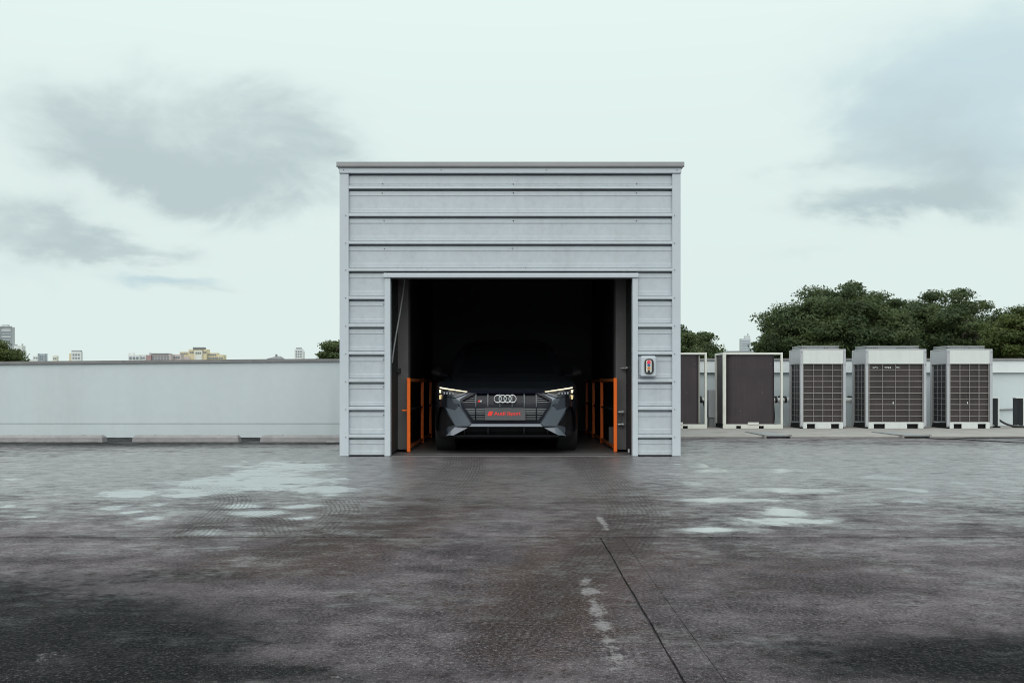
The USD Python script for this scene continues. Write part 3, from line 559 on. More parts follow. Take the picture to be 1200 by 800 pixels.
# sculpted bumper panels: the lower edge stands further out, so the faces look up
def wedge(pts, s, back=.06, sc=88.5):
    out = []
    for zx, zy, pr in pts:
        x, z = P(zx, zy, sc); x -= C0; y = fy(x, z)
        out += [(s * x, y - pr, z), (s * x, y + back, z)]
    return hull(out)
for s in (1, -1):
    add('bumper_panel', wedge([(140, 341, .006), (240, 334, .004), (322, 452, .035), (300, 468, .045), (214, 466, .05)], s), 'paint', smooth=55)
    add('bumper_blade', wedge([(206, 477, .012), (306, 476, .006), (200, 531, .075), (146, 536, .07)], s), 'paint', smooth=55)
    add('bumper_crease', wedge([(112, 318, .012), (240, 322, .012), (240, 331, .004), (112, 329, .004)], s, .04), 'paint', smooth=20)
    add('intake_mesh', sheet(intake if s > 0 else mir(intake), .095), 'matt_black')
    add('intake_fin', wedge([(66, 345, .012), (76, 340, .014), (72, 430, .02), (62, 500, .016), (56, 430, .012)], s, .05), 'paint', smooth=20)
lo = add('lower_intake', sheet(low_in, .085), 'matt_black')
for zx in (270, 435, GC * 2 - 435, GC * 2 - 270): add('intake_rib', (prism(rect(zx - 3, zx + 3, 480, 531), -.5, .5) ^ off(body0, .02)) - off(body0, .084), 'dark_bar', parent=lo)
add('front_lip', sheet(PL([(190, 536), (GC * 2 - 190, 536), (GC * 2 - 190, 545), (190, 545)], 89.2), -.018, .04), 'paint')
add('front_bar', cat([wedge([(322, 455, .008), (GC * 2 - 322, 455, .008), (GC * 2 - 306, 473, .030), (306, 473, .030)], 1, .05, 89.2)]), 'paint')
# cabin
gside = [(1.16, 1.0), (1.22, 1.06), (1.62, 1.33), (2.02, 1.545), (2.35, 1.607), (2.8, 1.607), (3.3, 1.55), (3.9, 1.40), (4.5, 1.17), (4.7, 1.05), (4.6, 1.0)]
gfront = sym([(.86, .95), (.84, 1.08), (.79, 1.22), (.72, 1.40), (.62, 1.54), (.45, 1.60), (.15, 1.63)])
gplan = sym([(.30, 1.1), (.62, 1.24), (.78, 1.45), (.90, 1.9), (.90, 3.6), (.80, 4.3), (.55, 4.65), (.3, 4.7)])
cab = smoothed(prism_x(gside, -1, 1) ^ prism(gfront, 1.0, 5.0) ^ prism_z(gplan, .9, 1.7), .06, 10)
cabin = add('cabin', cab, 'paint')
wpoly = sym([(.68, 1.085), (.64, 1.20), (.55, 1.50), (.40, 1.535), (.1, 1.55)])
add('windscreen', (prism(wpoly, 1.0, 2.4) ^ cab.translate([0, -.008, .005])) - cab, 'glass')
swin = [(1.75, 1.12), (2.2, 1.46), (2.8, 1.52), (3.4, 1.45), (3.95, 1.28), (3.6, 1.15)]
for s in (1, -1):
    a, b = sorted((s * .3, s * 1.0)); add('side_window', (prism_x(swin, a, b) ^ cab.translate([s * .007, 0, .002])) - cab, 'glass')
    mm = m3.Manifold.batch_hull([m3.Manifold.sphere(.05, 20).translate([s * .99, 1.56, 1.07]), m3.Manifold.sphere(.062, 20).translate([s * 1.06, 1.58, 1.09]), m3.Manifold.sphere(.045, 20).translate([s * 1.00, 1.64, 1.14])])
    mi = add('wing_mirror', mm, 'matt_black', smooth=True); add('mirror_arm', tube([(s * .86, 1.60, 1.04), (s * .97, 1.59, 1.055)], .024, 8), 'gloss_black', parent=mi)
    for yy in (.93, 3.86):
        prof = np.array([(.262, -.10), (.275, -.125), (.33, -.135), (.372, -.125), (.385, -.09), (.385, .09), (.372, .125), (.33, .135), (.275, .125), (.262, .10)])
        ty = trimesh.creation.revolve(np.vstack([prof, prof[:1]]), sections=48); ty.apply_transform(trimesh.transformations.rotation_matrix(math.pi / 2, [0, 1, 0])); ty.apply_translation([s * .835, yy, .386])
        wh = add('wheel', ty, 'tyre', smooth=40)
        sp = [cyl((s * .90, yy, .386), .06, .03, 'x', 16)]
        for k in range(10):
            a = 2 * math.pi * k / 10; d = np.array([0, math.cos(a), math.sin(a)]); c = np.array([s * .905, yy, .386]); sp.append(tube([c + d * .04, c + d * .262], [.026, .02], 6))
        add('rim', cat(sp), 'rim', parent=wh)

# ---------------------------------------------------------------- parapet walls and wheel stops
YW = 16.0
wl = thing('parapet_wall', 'long smooth pale blue grey parapet wall left of the lift housing', 'wall')
def quadwall(x0, x1, y0, y1, z0, zt0, zt1): return hull([(x, y, z) for y in (y0, y1) for x, z in ((x0, z0), (x1, z0), (x0, zt0), (x1, zt1))])
xl, xr = -34.0, XA - .003
zt = lambda x, a=427.0, b=423.6: Z(a + (b - a) * (600 + F * x / YW) / 392.0, YW)
zg = Z(496.3, YW)
part(wl, 'wall', quadwall(xl, xr, YW, YW + .2, zg + .005, zt(-9) - .0, zt(xr)), M['wall'])
part(wl, 'plinth', quadwall(xl, xr, YW + .005, YW + .19, -.01, zg, zg), M['wall'])
edges = np.linspace(xl, xr, 15)
for a, b in zip(edges[:-1], edges[1:]):
    za, zb_ = zt(max(a, -9)), zt(max(b, -9)); part(wl, 'coping', hull([(x, y, z) for y in (YW - .03, YW + .24) for x, z in ((a + .003, za + .001), (b - .003, zb_ + .001), (a + .003, za + .052), (b - .003, zb_ + .052))]), M['coping'])
YR = 20.0
wr = thing('parapet_wall', 'white parapet wall behind the outdoor cooling units', 'wall')
part(wr, 'wall', box(XB + .004, 34, YR, YR + .2, -.01, Z(436.5, YR)), M['wall'])
part(wr, 'upper_band', box(XB + .004, 34, YR - .07, YR + .2, Z(436.5, YR) + .001, Z(422.5, YR)), M['wall_white'])
edges = np.linspace(XB + .004, 34, 14)
for a, b in zip(edges[:-1], edges[1:]): part(wr, 'coping', box(a + .003, b - .003, YR - .10, YR + .24, Z(422.5, YR) + .001, Z(420.0, YR), .006), M['coping'])
part(wr, 'return_wall', box(XB + .004, XB + .2, YB + .1, YR - .071, -.01, Z(436.5, YR)), M['wall'])
YS = 14.72
def wheel_stop(px0, px1, label):
    L_ = X(px1, YS) - X(px0, YS)
    t = thing('wheel_stop', label, 'wheel stop', (X((px0 + px1) / 2, YS), YS, 0), group='concrete wheel stops along the left wall')
    h = []
    for sx in (-1, 1): h += [(sx * L_ / 2, 0, .0), (sx * L_ / 2, .17, .0), (sx * (L_ / 2 - .035), .035, .105), (sx * (L_ / 2 - .035), .135, .105), (sx * (L_ / 2 - .01), .008, .07), (sx * (L_ / 2 - .01), .162, .07)]
    b = tm(m3.Manifold.hull_points(np.array(h)).refine_to_length(.05)); b.vertices += (meshkit.noise(np.array(b.vertices) * 14 + px0)[:, None] - .5) * .008
    part(t, 'block', b, M['concrete'])
    for sx in (-.3, .3): part(t, 'anchor_bolt', cyl((sx * L_, .085, .106), .018, .006, 'z', 10), M['screw'])
wheel_stop(-5, 120, 'concrete wheel stop at the left edge of the photograph'); wheel_stop(154.5, 279.5, 'middle concrete wheel stop of the three by the left wall'); wheel_stop(304.5, 430, 'concrete wheel stop nearest the lift housing')
# kerb strip under the units
KZ = .032
solo('kerb', cat([box(XB + .01, 34, 15.87, 20.0, -.02, KZ, .008)]), M['kerb'], kind='structure')
def drain(px0, px1, label):
    a, b = X(px0, 15.8), X(px1, 15.8)
    t = thing('drain_cover', label, 'drain cover', group='drain covers in the kerb')
    part(t, 'plate', hull([(x, y, z) for x, sx in ((a, -1), (b, 1)) for y, z in ((15.76, .035), (15.76, .055), (17.2, KZ + .004), (17.2, KZ + .012))]), M['guard'])
    part(t, 'cheek', box(a - .03, a, 15.74, 15.9, 0, .06), M['kerb']); part(t, 'cheek', box(b, b + .03, 15.74, 15.9, 0, .06), M['kerb'])
drain(897, 925, 'short grey plate in the kerb before the gap right of the large dark coil unit'); drain(1058, 1088, 'short grey plate in the kerb in front of the wide caged unit')

# ---------------------------------------------------------------- cooling units
YU = 18.6; DU = .765
def ux(px): return X(px, YU)
def uz(py): return Z(py, YU)
def rod(p, q, r=.0035): return tube([p, q], r, 5)
def caged(px0, px1, label, seed):
    w = ux(px1) - ux(px0); H = 1.590; z0 = KZ
    t = thing('cooling_unit', label, 'cooling unit', (ux(px0), YU, z0), group='caged outdoor cooling units')
    fp = .055
    for x in (0, w - fp):
        for y in (0, DU - fp): part(t, 'corner_post', box(x, x + fp, y, y + fp, .03, H, .006), M['ac_frame'])
    part(t, 'top_panel', box(fp + .001, w - fp - .001, .006, .03, H - .285, H - .004, .004), M['ac_white'])
    part(t, 'side_panel', box(.008, .03, fp + .001, DU - fp - .001, H - .285, H - .004, .004), M['ac_frame']); part(t, 'side_panel', box(w - .03, w - .008, fp + .001, DU - fp - .001, H - .285, H - .004, .004), M['ac_frame'])
    part(t, 'roof_plate', box(.004, w - .004, .004, DU - .004, H - .003, H + .012, .004), M['ac_frame'])
    part(t, 'front_coil', box(fp + .001, w - fp - .001, .050, .085, .12, H - .287), M['coil_brown'])
    part(t, 'side_coil', box(.045, .080, fp + .001, DU - fp - .001, .12, H - .287), M['coil_side']); part(t, 'side_coil', box(w - .080, w - .045, fp + .001, DU - fp - .001, .12, H - .287), M['coil_side'])
    part(t, 'back_panel', box(fp + .001, w - fp - .001, DU - .03, DU - .01, .12, H - .01), M['ac_frame'])
    # rails, base and fork slots
    part(t, 'lower_rail', box(fp + .001, w - fp - .001, .004, .05, .095, .125, .003), M['ac_white'])
    for a, b in ((.0, .10), (.30, .70), (.90, 1.0)):
        a, b = fp + (w - 2 * fp) * a + .001, fp + (w - 2 * fp) * b - .001
        part(t, 'base_panel', box(a, b, .002, .04, .0, .094, .003), M['ac_white'])
    part(t, 'base_skid', box(.02, w - .02, .06, DU - .02, .002, .09), M['matt_black'])
    z1, z2 = .135, H - .292; m = []
    xs = np.linspace(fp + .02, w - fp - .02, 5); zs = np.linspace(z1, z2, 11)
    for x in xs: m.append(rod((x, .022, z1), (x, .022, z2), .005))
    for i, z in enumerate(zs): m.append(rod((fp, .028, z), (w - fp, .028, z), .0065 if i == 5 else .0045))
    part(t, 'front_grille', cat(m), M['wire'])
    for xx in (.022, w - .022):
        m = [rod((xx, y, z1), (xx, y, z2), .005) for y in np.linspace(fp + .06, DU - fp - .06, 4)] + [rod((xx, fp, z), (xx, DU - fp, z), .0045) for z in zs]
        part(t, 'side_grille', cat(m), M['wire'])
    # fan guard on the roof
    g = []; gx0, gx1, gy0, gy1 = .05, w - .10, .12, DU - .06
    for z in (H + .025, H + .05, H + .078):
        for a, b in (((gx0, gy0), (gx1, gy0)), ((gx1, gy0), (gx1, gy1)), ((gx1, gy1), (gx0, gy1)), ((gx0, gy1), (gx0, gy0))): g.append(rod((*a, z), (*b, z), .006))
    for x in np.linspace(gx0, gx1, 26): g += [rod((x, gy0, H + .012), (x, gy0, H + .078), .0045), rod((x, gy0, H + .078), (x, gy1, H + .078), .004)]
    for y in np.linspace(gy0, gy1, 14): g += [rod((gx0, y, H + .012), (gx0, y, H + .078), .0045), rod((gx1, y, H + .012), (gx1, y, H + .078), .0045)]
    part(t, 'fan_guard', cat(g), M['guard']); part(t, 'fan_hub', cyl(((gx0 + gx1) / 2, (gy0 + gy1) / 2, H + .035), .17, .04, 'z', 20), M['guard'])
    for x, z in ((.02, H - .30), (w - .02, H - .30), (.02, .05), (w - .02, .05), (.02, H - .05), (w - .02, H - .05)): part(t, 'bolt', cyl((x, -.002, z), .008, .01, 'y', 8), M['screw'])
    rr = random.Random(seed); bits = []
    if seed == 4:
        for bx, bn in ((.16, 5), (.40, 6), (.62, 4)):
            for k in range(bn): bits.append(box(bx + k * .022, bx + k * .022 + rr.uniform(.008, .018), .046, .049, H - .37 + rr.uniform(-.01, .02), H - .345 + rr.uniform(-.01, .01)))
    if seed != 3: bits.append(box(w * .46, w * .46 + .02, .046, .049, .50, .54))
    if bits: part(t, 'torn_label', cat(bits), M['ac_white'], kind='stuff')
caged(938.0, 991.4, 'narrow caged cooling unit right beside the large dark coil unit', 3)
caged(1014.6, 1085.8, 'widest caged cooling unit, in the middle of the three with wire grilles', 4)
caged(1110.0, 1163.4, 'narrow caged cooling unit nearest the right edge of the photograph', 5)
def open_unit(px1, label, bits):
    w = 1.21; H = 1.535; x0 = ux(px1) - w
    t = thing('coil_unit', label, 'cooling unit', (x0, YU, KZ), group='cooling units stripped of their panels')
    fp = .062
    for x in (0, w - fp * .72):
        for y in (0, DU - fp): part(t, 'corner_post', box(x, x + (fp if x == 0 else fp * .72), y, y + fp, .085, H, .004), M['ac_cream'])
    for y in (0, DU - .045):
        part(t, 'top_rail', box(fp + .001, w - fp * .72 - .001, y + .001, y + .044, H - .042, H - .001, .003), M['ac_cream'])
    for x in (.001, w - .046): part(t, 'top_rail', box(x, x + .045, fp + .001, DU - fp - .001, H - .042, H - .001, .003), M['ac_cream'])
    slots = [(.0, .22), (.30, .60), (.68, 1.0)]
    for a, b in slots: part(t, 'base_rail', box(w * a + (.001 if a else 0), w * b, .0, .05, .0, .084, .003), M['ac_cream'])
    part(t, 'base_rail', box(0, w, .003, .05, .055, .0845, .002), M['ac_cream']); part(t, 'base_plate', box(.50, .72, -.012, .02, .08, .125, .003), M['ac_cream'])
    part(t, 'base_skid', box(.02, w - .02, .06, DU - .01, .002, .08), M['matt_black'])
    # bent coil: down the left side, round the corner, along the front and a short way back
    path = []
    path += [(.055, DU - .06), (.055, .26)]
    for a in np.linspace(0, math.pi / 2, 8): path.append((.055 + .17 * (1 - math.cos(a)), .06 + .17 * (1 - math.sin(a)) + .0))
    xe = 1.05
    for a in np.linspace(0, math.pi / 2, 8): path.append((xe - .09 + .09 * math.sin(a), .06 + .09 * (1 - math.cos(a))))
    path.append((xe, .30))
    q = LineString(path).buffer(.018, cap_style=2, join_style=1)
    e = m3.Manifold.extrude(m3.CrossSection([np.array(orient(q).exterior.coords)[:-1]]), H - .045 - .09).translate([0, 0, .086])
    part(t, 'coil', tm(e), M['coil'], smooth=35)
    part(t, 'fan_ring', cyl((w * .34, DU * .5, H + .02), .30, .03, 'z', 28), M['guard']); part(t, 'roof_plate', box(.05, w - .05, .05, DU - .05, H - .03, H - .004), M['guard'])
    if bits:
        part(t, 'hose', tube(bez([(w - .11, .55, H - .35), (w - .10, .5, H - .7), (w - .13, .5, .7), (w - .02, .45, .35), (w - .09, .4, .09)], 18), .028, 10), M['black_rubber'], smooth=True)
        part(t, 'control_cover', box(xe + .03, xe + .08, .35, .60, .35, .92, .004), M['ac_white'])
    for fx_, fz_ in ((.97, 1.30), (.36, .35), (.80, .72)): part(t, 'paint_fleck', box(fx_, fx_ + .010, .0405, .0418, fz_, fz_ + .010), M['concrete'])
open_unit(828.5, 'cream framed cooling unit with bare dark coil, half hidden behind the lift housing', False)
open_unit(917.6, 'cream framed cooling unit with bare dark coil, whole, left of the caged units', True)
# pipework and small units by the wall
YP = 19.55
pi = thing('insulated_pipe', 'white insulated pipe with black clamps running along the wall behind the units', 'pipe')
zp = Z(469, YP)
part(pi, 'pipe', tube([(XB + .3, YP, zp), (7.2, YP, zp)], .055, 14), M['ac_white'], smooth=True)
for px in (821, 909, 920, 1003): part(pi, 'clamp', cat([cyl((X(px, YP), YP, zp + .01), .066, .05, 'x', 14), box(X(px, YP) - .02, X(px, YP) + .02, YP - .02, YR - .0, zp + .04, zp + .09)]), M['black_rubber'], smooth=30)
solo('black_hose', tube(bez([(X(822, YP), YP - .08, zp), (X(826, YP), YP - .12, zp - .1), (X(827, YP), YP - .1, zp - .4), (X(824, YP), YP - .1, KZ + .03)]), .022, 10), M['black_rubber'], 'black hose dropping from the white pipe beside the half hidden coil unit', 'hose', smooth=True)
jb = thing('cabinet', 'small pale grey metal cabinet in the gap between the two bare coil units', 'cabinet')
part(jb, 'case', box(X(829.5, 19.4), X(837.2, 19.4), 19.3, 19.5, Z(489, 19.4), Z(456.5, 19.4), .006), M['ac_frame']); part(jb, 'stand', box(X(830.5, 19.4), X(836, 19.4), 19.33, 19.47, KZ, Z(489.2, 19.4), .004), M['guard'])
def small_unit(px0, px1, top, label, hidden):
    Y = 19.0; a, b = X(px0, Y), X(px1, Y)
    t = thing('small_outdoor_unit', label, 'cooling unit', group='small white outdoor units')
    zt_ = Z(top, Y); wcase = .035
    part(t, 'coil', box(a, b - wcase, Y + .01, Y + .15, KZ + .05, zt_ - .02), M['coil_side'])
    part(t, 'end_case', box(b - wcase + .001, b, Y, Y + .16, KZ + .03, zt_, .006), M['ac_white']); part(t, 'top_cover', box(a - .01, b - wcase, Y, Y + .16, zt_ - .019, zt_, .003), M['ac_white'])
    for y in (Y + .01, Y + .10): part(t, 'foot', box(a - .02, b + .02, y, y + .05, KZ, KZ + .029), M['matt_black'])
    m = [rod((a + .002, Y + .004, z), (b - wcase, Y + .004, z), .003) for z in np.linspace(KZ + .08, zt_ - .04, 26)]
    part(t, 'fin_guard', cat(m), M['matt_black'])
small_unit(1162.0, 1171.5, 465.5, 'small dark finned unit tucked against the last caged unit', True)
small_unit(1191.5, 1201.0, 465.5, 'small dark finned unit cut by the right edge of the photograph', False)
solo('black_hose', tube(bez([(X(1170, 19.0), 19.05, Z(490, 19)), (X(1178, 19), 18.95, Z(499, 19.0)), (X(1186, 19), 18.9, KZ + .02), (X(1205, 18.9), 18.9, KZ + .02)]), .022, 10), M['black_rubber'], 'black hose looping along the floor between the two small finned units', 'hose', smooth=True)
solo('wall_conduit', tube([(X(1163, 19.9), 19.97, Z(480, 19.9)), (X(1192, 19.9), 19.97, Z(479, 19.9)), (X(1230, 19.9), 19.97, Z(478, 19.9))], .018, 8), M['guard'], 'thin dark conduit along the foot of the white wall at far right', 'conduit')
def lay(pts, r=.008): return tube(bez_like3(pts), r, 8)
def bez_like3(pts):
    w = bez_like(np.array(pts, float)); return np.column_stack([w, np.full(len(w), .014)])
solo('ground_cable', lay([(X(1086, 15.6), 15.62), (X(1105, 15.4), 15.35), (X(1140, 15.2), 15.55), (X(1170, 15.3), 15.7), (X(1260, 15.4), 15.75)]), M['black_rubber'], 'dark cable lying along the kerb in front of the caged units', 'cable')
solo('ground_cable', lay([(X(1092, 15.5), 15.5), (X(1120, 15.3), 15.25), (X(1160, 14.8), 14.75), (X(1200, 14.4), 14.35), (X(1300, 14.2), 14.2)]), M['black_rubber'], 'dark cable running away from the kerb towards the right edge', 'cable')
# rusty bit of pipe lying at the housing's left foot
solo('pipe_offcut', tube([(X(384, 14.3), 14.25, .03), (X(398.5, 14.2), 14.2, .03)], .022, 8), M['coping'], 'short dark pipe lying on the deck against the left foot of the housing', 'pipe', smooth=True)

# ---------------------------------------------------------------- trees
def leaf_mat(name, ca, cb, cc):
    return usdkit.material(stage, '/World/Looks/' + name, {'g': ('geometry', {}), 'n': ('noise_texture', {'scale': .45, 'detail': 4, 'roughness': .6}), 'a': ('math', {'math_type': 'multiply_add', 'value2': .45}), 'b': ('math', {'math_type': 'multiply', 'value2': .62}),
        'r': ('rgb_ramp', {'ramp': [(.25, ca), (.5, cb), (.60, cb), (.76, cc)]}), 'd': ('principled_bsdf', {'roughness': .6, 'specular_ior_level': .25}), 't': ('translucent_bsdf', {}), 'm': ('mix_closure', {'fac': .22})},
        [('g.position', 'n.vector'), ('g.random_per_island', 'a.value1'), ('n.fac', 'b.value1'), ('b.value', 'a.value3'), ('a.value', 'r.fac'), ('r.color', 'd.base_color'), ('r.color', 't.color'), ('d.BSDF', 'm.closure1'), ('t.BSDF', 'm.closure2')], surface='m.closure')
M['leaf'] = leaf_mat('leaf_dark', (.034, .052, .020), (.095, .122, .042), (.50, .44, .07)); M['leaf2'] = leaf_mat('leaf_olive', (.045, .062, .016), (.115, .14, .035), (.36, .33, .07))
M['bark'] = plain('bark', (.07, .055, .045), .9, 0, .3, 2, bump=.03, bscale=8)
def tree(label, cx, cy, ztop, rx, ry, zlow, n_clump, per, leaf, mat, seed, clump=1.0, flat=.55, group='trees beyond the parapet'):
    r = np.random.default_rng(seed); g0 = -9.0
    t = thing('tree', label, 'tree', (cx, cy, g0), group=group)
    H = ztop - g0; hl = zlow - g0
    # clumps over the upper half of a broad dome, a few inside
    cl = []
    while len(cl) < n_clump:
        d = r.normal(size=3); d /= np.linalg.norm(d)
        if d[2] < -.15: continue
        q = r.uniform(.72, 1.0) if r.random() < .82 else r.uniform(.3, .7)
        cl.append((d[0] * rx * q * .93, d[1] * ry * q * .93, hl + max(d[2], -.05) * (H - hl - clump * .45) * q + r.normal() * .25, clump * r.uniform(.6, 1.25)))
    cl = np.array(cl)
    # limbs: trunk to four or five forks, then to every third clump
    hub = np.array([0, 0, hl * .55]); parts = []
    tr = tube(bez([(0, 0, 0), (.2, .1, hl * .3), hub], 8), np.linspace(.62, .42, 8) * (rx / 8 + .3), 12); part(t, 'trunk', tr, M['bark'], smooth=True)
    nf = 7; forks = [np.array([math.cos(a) * rx * .42, math.sin(a) * ry * .42, hl + (H - hl) * .25]) for a in np.linspace(0, 2 * math.pi, nf, endpoint=False) + .4]
    for fk in forks: part(t, 'limb', tube(bez([hub - [0, 0, .4], hub + (fk - hub) * [.3, .3, .7], fk], 8), np.linspace(.30, .14, 8) * (rx / 8 + .3), 8), M['bark'], smooth=True)
    br = []
    for c in cl[::2]:
        fk = min(forks, key=lambda f_: np.linalg.norm(f_ - c[:3])); mid = (fk + c[:3]) / 2 + r.normal(size=3) * .3 + [0, 0, .4]
        br.append(tube(bez([fk, mid, c[:3]], 6), np.linspace(.10, .025, 6) * (rx / 8 + .3), 5))
    part(t, 'branches', cat(br), M['bark'], kind='stuff')
    # leaves: small pointed quads on and in the clumps, mostly facing up and out
    n = n_clump * per; k = np.repeat(np.arange(n_clump), per); d = r.normal(size=(n, 3)); d /= np.linalg.norm(d, axis=1)[:, None]
    rad = r.uniform(0, 1, n) ** .45; sz = cl[k, 3]
    wob = 1 + .35 * (meshkit.noise(d * 2.2 + k[:, None] * 7.3) - .5) * 2
    p = cl[k, :3] + d * (rad * sz * wob)[:, None] * [1.15, 1.15, flat]
    nor = d + r.normal(size=(n, 3)) * .7 + [0, 0, .5]; nor /= np.linalg.norm(nor, axis=1)[:, None]
    u = np.cross(nor, r.normal(size=(n, 3))); u /= np.linalg.norm(u, axis=1)[:, None]; w = np.cross(nor, u)
    s = leaf * r.uniform(.6, 1.3, n)[:, None]
    v = np.stack([p - u * s, p + w * s * .5, p + u * s, p - w * s * .5], 1).reshape(-1, 3); i = np.arange(n) * 4
    f = np.vstack([np.stack([i, i + 1, i + 2], 1), np.stack([i, i + 2, i + 3], 1)])
    part(t, 'crown', (v, f), M[mat], kind='stuff')
YT = 62.0
def at(px, Y): return X(px, Y)
def rad(pw, Y): return pw / F * Y
tree('large dark broad crowned tree rising behind the wide caged unit', at(976, 60), 60, Z(337.5, 60), rad(88, 60), 6.0, Z(408, 60), 225, 721, 0.096, 'leaf', 11, 0.94)
tree('large dark tree with sky showing through, above the last caged unit', at(1108, 66), 66, Z(340, 66), rad(84, 66), 5.6, Z(408, 66), 122, 655, 0.096, 'leaf', 12, 0.94)
tree('dark tree cut by the right edge of the photograph', at(1208, 58), 58, Z(363, 58), rad(56, 58), 4.0, Z(415, 58), 90, 655, 0.090, 'leaf2', 13, 0.82)
tree('low dark tree filling in behind the narrow caged unit', at(1040, 74), 74, Z(343, 74), rad(66, 74), 5, Z(415, 74), 135, 568, 0.101, 'leaf', 17, 0.98)
tree('rounded dark tree beside the right edge of the lift housing', at(790, 60), 60, Z(388, 60), rad(52, 60), 4.2, Z(418, 60), 105, 611, 0.090, 'leaf', 14, 0.74)
tree('small dark tree beside the left edge of the lift housing', at(400, 48), 48, Z(401, 48), rad(23, 48), 1.6, Z(424, 48), 39, 655, 0.068, 'leaf', 15, 0.41)
tree('olive green tree at the left edge of the photograph', at(-6, 70), 70, Z(399, 70), rad(27, 70), 2.6, Z(428, 70), 60, 655, 0.084, 'leaf2', 16, 0.66)

# ---------------------------------------------------------------- the town beyond
M['t_grey'] = plain('tower_concrete', (.46, .48, .50), .8, scale=.1); M['t_dark'] = plain('tower_dark', (.28, .30, .32), .8, scale=.1); M['t_win'] = plain('far_window', (.20, .23, .27), .3, scale=.3)
M['t_white'] = plain('white_render', (.62, .63, .63), .8, scale=.1); M['t_pink'] = plain('pink_render', (.50, .43, .43), .8, scale=.1); M['t_red'] = plain('red_render', (.36, .24, .25), .8, scale=.1); M['t_yellow'] = plain('yellow_render', (.60, .52, .36), .8, scale=.1)
M['t_blue'] = plain('blue_grey_render', (.38, .43, .49), .7, scale=.1); M['t_roof'] = plain('dark_roof', (.18, .18, .19), .8, scale=.1); M['t_cream'] = plain('cream_render', (.62, .60, .53), .8, scale=.1)
BZ = -9.0
def bld(label, catg='building', group='far buildings beyond the parapet', name='building'): return thing(name, label, catg, group=group)
def blk(t, name, px0, px1, top, Y, dep, mat, bottom=None, **k):
    return part(t, name, box(X(px0, Y), X(px1, Y), Y, Y + max(dep * .42, .6), BZ if bottom is None else Z(bottom, Y), Z(top, Y)), M[mat], **k)
def wins(t, px0, px1, n, y0, y1, Y, mat='t_win', gap=.35, name='window'):
    w = (px1 - px0) / n
    for i in range(n): part(t, name, box(X(px0 + i * w + w * gap / 2, Y), X(px0 + (i + 1) * w - w * gap / 2, Y), Y - .25, Y + .3, Z(y1, Y), Z(y0, Y)), M[mat])
Y = 800
b = bld('tall grey tower with banded floors at the left edge'); blk(b, 'wall', -14, 13.2, 383, Y, 14, 't_grey'); blk(b, 'pier', 12.4, 13.4, 382, Y - .6, 1.2, 't_dark'); blk(b, 'pier', -.6, .8, 382, Y - .6, 1.0, 't_dark'); blk(b, 'roof_house', 2, 9, 380.2, Y + 2, 8, 't_grey', 383)
for y0 in (388.6, 391.6, 395.6, 398.5, 402, 405.5): part(b, 'window_band', box(X(1, Y), X(13, Y), Y - .25, Y + .3, Z(y0 + 1.2, Y), Z(y0 - .3, Y)), M['t_win'])
blk(b, 'floor_slab', .8, 13.2, 384.4, Y - .8, .7, 't_dark', 383.4)
Y = 700
b = bld('pale building beside the tall grey tower at far left'); blk(b, 'wall', 16.3, 25.8, 405, Y, 12, 't_white'); blk(b, 'roof_house', 17, 19.5, 403.4, Y + 1, 3, 't_dark', 405); blk(b, 'pier', 24.6, 25.9, 402.4, Y - .3, 4, 't_white')
wins(b, 17.5, 24, 3, 408.5, 411, Y); wins(b, 17.5, 24, 3, 413, 416, Y)
Y = 1100
b = bld('blue grey pair of far blocks left of the small cream box'); blk(b, 'wall', 44.4, 52.8, 414.2, Y, 14, 't_blue'); blk(b, 'wall', 38.5, 44.2, 417, Y, 10, 't_white'); blk(b, 'pier', 44.2, 46, 414, Y - .4, 1.2, 't_dark'); blk(b, 'annex', 33, 38.4, 421, Y, 8, 't_white'); blk(b, 'annex', 50.6, 53, 415.8, Y - .6, 3, 't_dark'); wins(b, 39, 44, 2, 418.5, 420, Y); wins(b, 46.5, 50.5, 2, 416, 422, Y)
b = bld('smallest cream box building on the left skyline'); blk(b, 'wall', 61.6, 67, 416.8, Y, 8, 't_cream'); blk(b, 'roof_house', 63, 66, 416.0, Y + 1, 4, 't_white', 416.8); wins(b, 62, 66.6, 2, 419, 421, Y)
b = bld('white round topped block with a yellow side on the left skyline'); blk(b, 'wall', 83.4, 95, 411.8, Y, 10, 't_white'); blk(b, 'annex', 81, 83.3, 414, Y, 9, 't_yellow'); blk(b, 'roof_rim', 83.8, 94.6, 410.4, Y + .5, 8, 't_dark', 411.7)
wins(b, 84.5, 94, 3, 414.5, 416.5, Y); wins(b, 84.5, 94, 3, 418.5, 420.5, Y)
Y = 420
b = bld('white flat roofed house left of the pink terrace'); blk(b, 'wall', 150.4, 163.5, 415.8, Y, 10, 't_white'); blk(b, 'annex', 163.6, 171, 415.6, Y + 1, 8, 't_white'); blk(b, 'roof_house', 150.6, 156, 413.4, Y + 1, 5, 't_white', 415.8); wins(b, 151, 163, 3, 418, 420.6, Y)
wins(b, 165, 170, 2, 418, 420, Y + 1)
b = bld('pink terrace with a row of dark windows and a red end'); blk(b, 'wall', 177, 200, 414.8, Y, 12, 't_pink'); blk(b, 'end_wall', 171.6, 176.9, 416, Y - 1, 10, 't_red'); blk(b, 'roof_edge', 176.6, 197, 413.8, Y - .5, 12, 't_dark', 414.7); wins(b, 178, 198.5, 6, 416.8, 418.8, Y); wins(b, 178, 198.5, 6, 420.0, 422.4, Y); blk(b, 'chimney', 174.5, 176.5, 413.2, Y + 1, 2, 't_grey', 416)
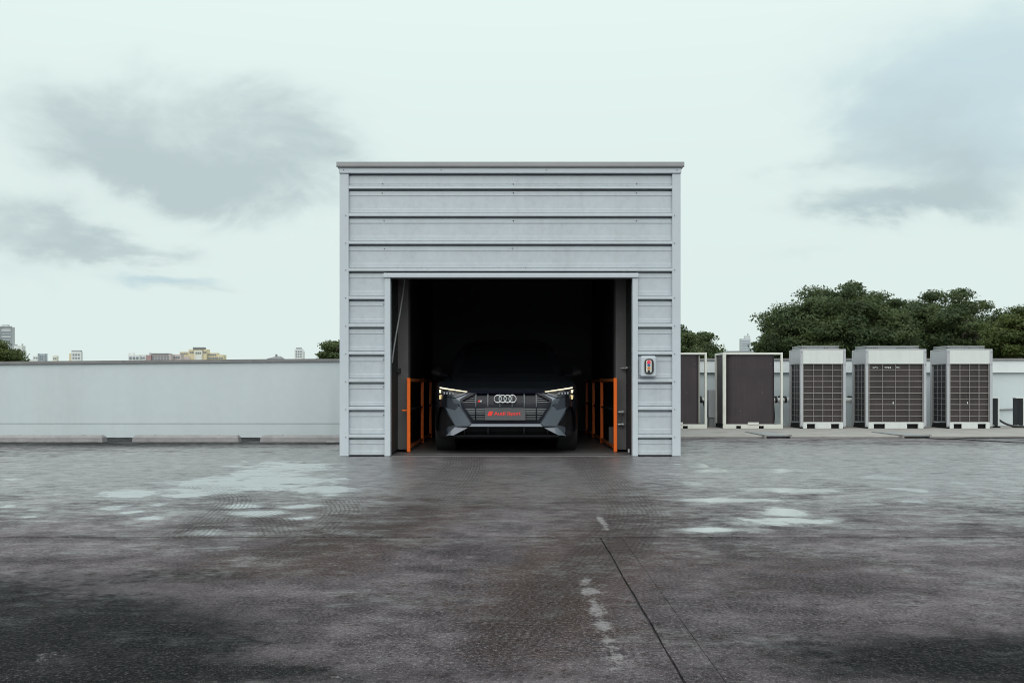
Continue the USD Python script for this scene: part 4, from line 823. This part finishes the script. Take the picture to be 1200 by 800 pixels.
b = bld('low pink house between the pink terrace and the yellow building'); blk(b, 'wall', 200.2, 212, 415.2, Y + 4, 10, 't_pink'); blk(b, 'shaded_gap', 200.0, 201.8, 416, Y + 3.5, .4, 't_roof'); wins(b, 203, 211, 3, 417.6, 419.6, Y + 4)
b = bld('stepped yellow building with a dark flat cap, tallest of its cluster'); Yb = Y + 14
blk(b, 'wall', 221, 242, 409.2, Yb, 12, 't_yellow'); blk(b, 'wing', 210.5, 220.9, 412, Yb + 2, 10, 't_yellow'); blk(b, 'wing', 242.1, 254, 413.4, Yb + 2, 10, 't_yellow'); blk(b, 'wing', 254.1, 262, 415.6, Yb + 1, 10, 't_yellow'); blk(b, 'roof_cap', 226, 238.6, 406.8, Yb - .5, 8, 't_roof', 409.1); blk(b, 'porch', 212, 222, 418.0, Yb - 3, 3, 't_pink'); blk(b, 'stair_tower', 227.5, 237, 410.2, Yb - .8, .7, 't_cream')
wins(b, 229, 236, 3, 412.4, 414.4, Yb - .8); wins(b, 222, 227, 2, 411.5, 413.6, Yb); wins(b, 238, 242, 2, 411.5, 413.6, Yb); wins(b, 211, 220, 4, 413.4, 415, Yb + 2); wins(b, 243, 253.5, 5, 414.6, 416.2, Yb + 2); wins(b, 243, 261.5, 7, 418.4, 420.4, Yb + 1); blk(b, 'pier', 230, 236, 416, Yb - 1, .3, 't_white')
Y = 300
b = bld('low dark pitched roof just showing over the left wall'); part(b, 'roof', hull([(X(312, Y), Y, Z(420.3, Y)), (X(329.5, Y), Y, Z(420.3, Y)), (X(319, Y), Y + 3, Z(417.4, Y)), (X(326, Y), Y + 3, Z(416.8, Y)), (X(312, Y), Y + 6, Z(420.3, Y)), (X(329.5, Y), Y + 6, Z(420.3, Y))]), M['t_roof']); blk(b, 'wall', 313, 328.6, 420.3, Y + .2, 5.6, 't_grey'); blk(b, 'chimney', 322.6, 324.6, 415.0, Y + 2.5, 1, 't_roof', 418)
Y = 900
b = bld('slim pale tower left of the small dark tree', name='building'); blk(b, 'wall', 345.2, 354.6, 409, Y, 10, 't_white'); blk(b, 'annex', 354.7, 356.6, 411.5, Y + 2, 6, 't_white'); blk(b, 'roof_house', 347, 353, 407.2, Y + 1, 6, 't_dark', 409); wins(b, 346, 354, 3, 411, 412.6, Y); wins(b, 346, 354, 3, 414, 415.6, Y); wins(b, 346, 354, 3, 417, 418.4, Y)
Y = 520
b = bld('striped tower block between the trees right of the lift housing'); blk(b, 'wall', 868.6, 879.5, 396.6, Y, 10, 't_grey'); blk(b, 'roof_house', 873, 879, 393.4, Y + 1, 6, 't_grey', 396.6); blk(b, 'mast', 876.0, 877.0, 390.6, Y + 2, 1, 't_dark', 393.4)
for y0 in (398.6, 401.4, 404.2, 407.0, 409.8): part(b, 'window_band', box(X(869, Y), X(879.1, Y), Y - .3, Y + .3, Z(y0 + 1.1, Y), Z(y0 - .2, Y)), M['t_blue'])
b = bld('low pale block behind the rounded tree right of the lift housing'); blk(b, 'wall', 833, 841, 404.2, Y, 8, 't_grey'); wins(b, 834, 840.4, 3, 405.6, 407.4, Y)
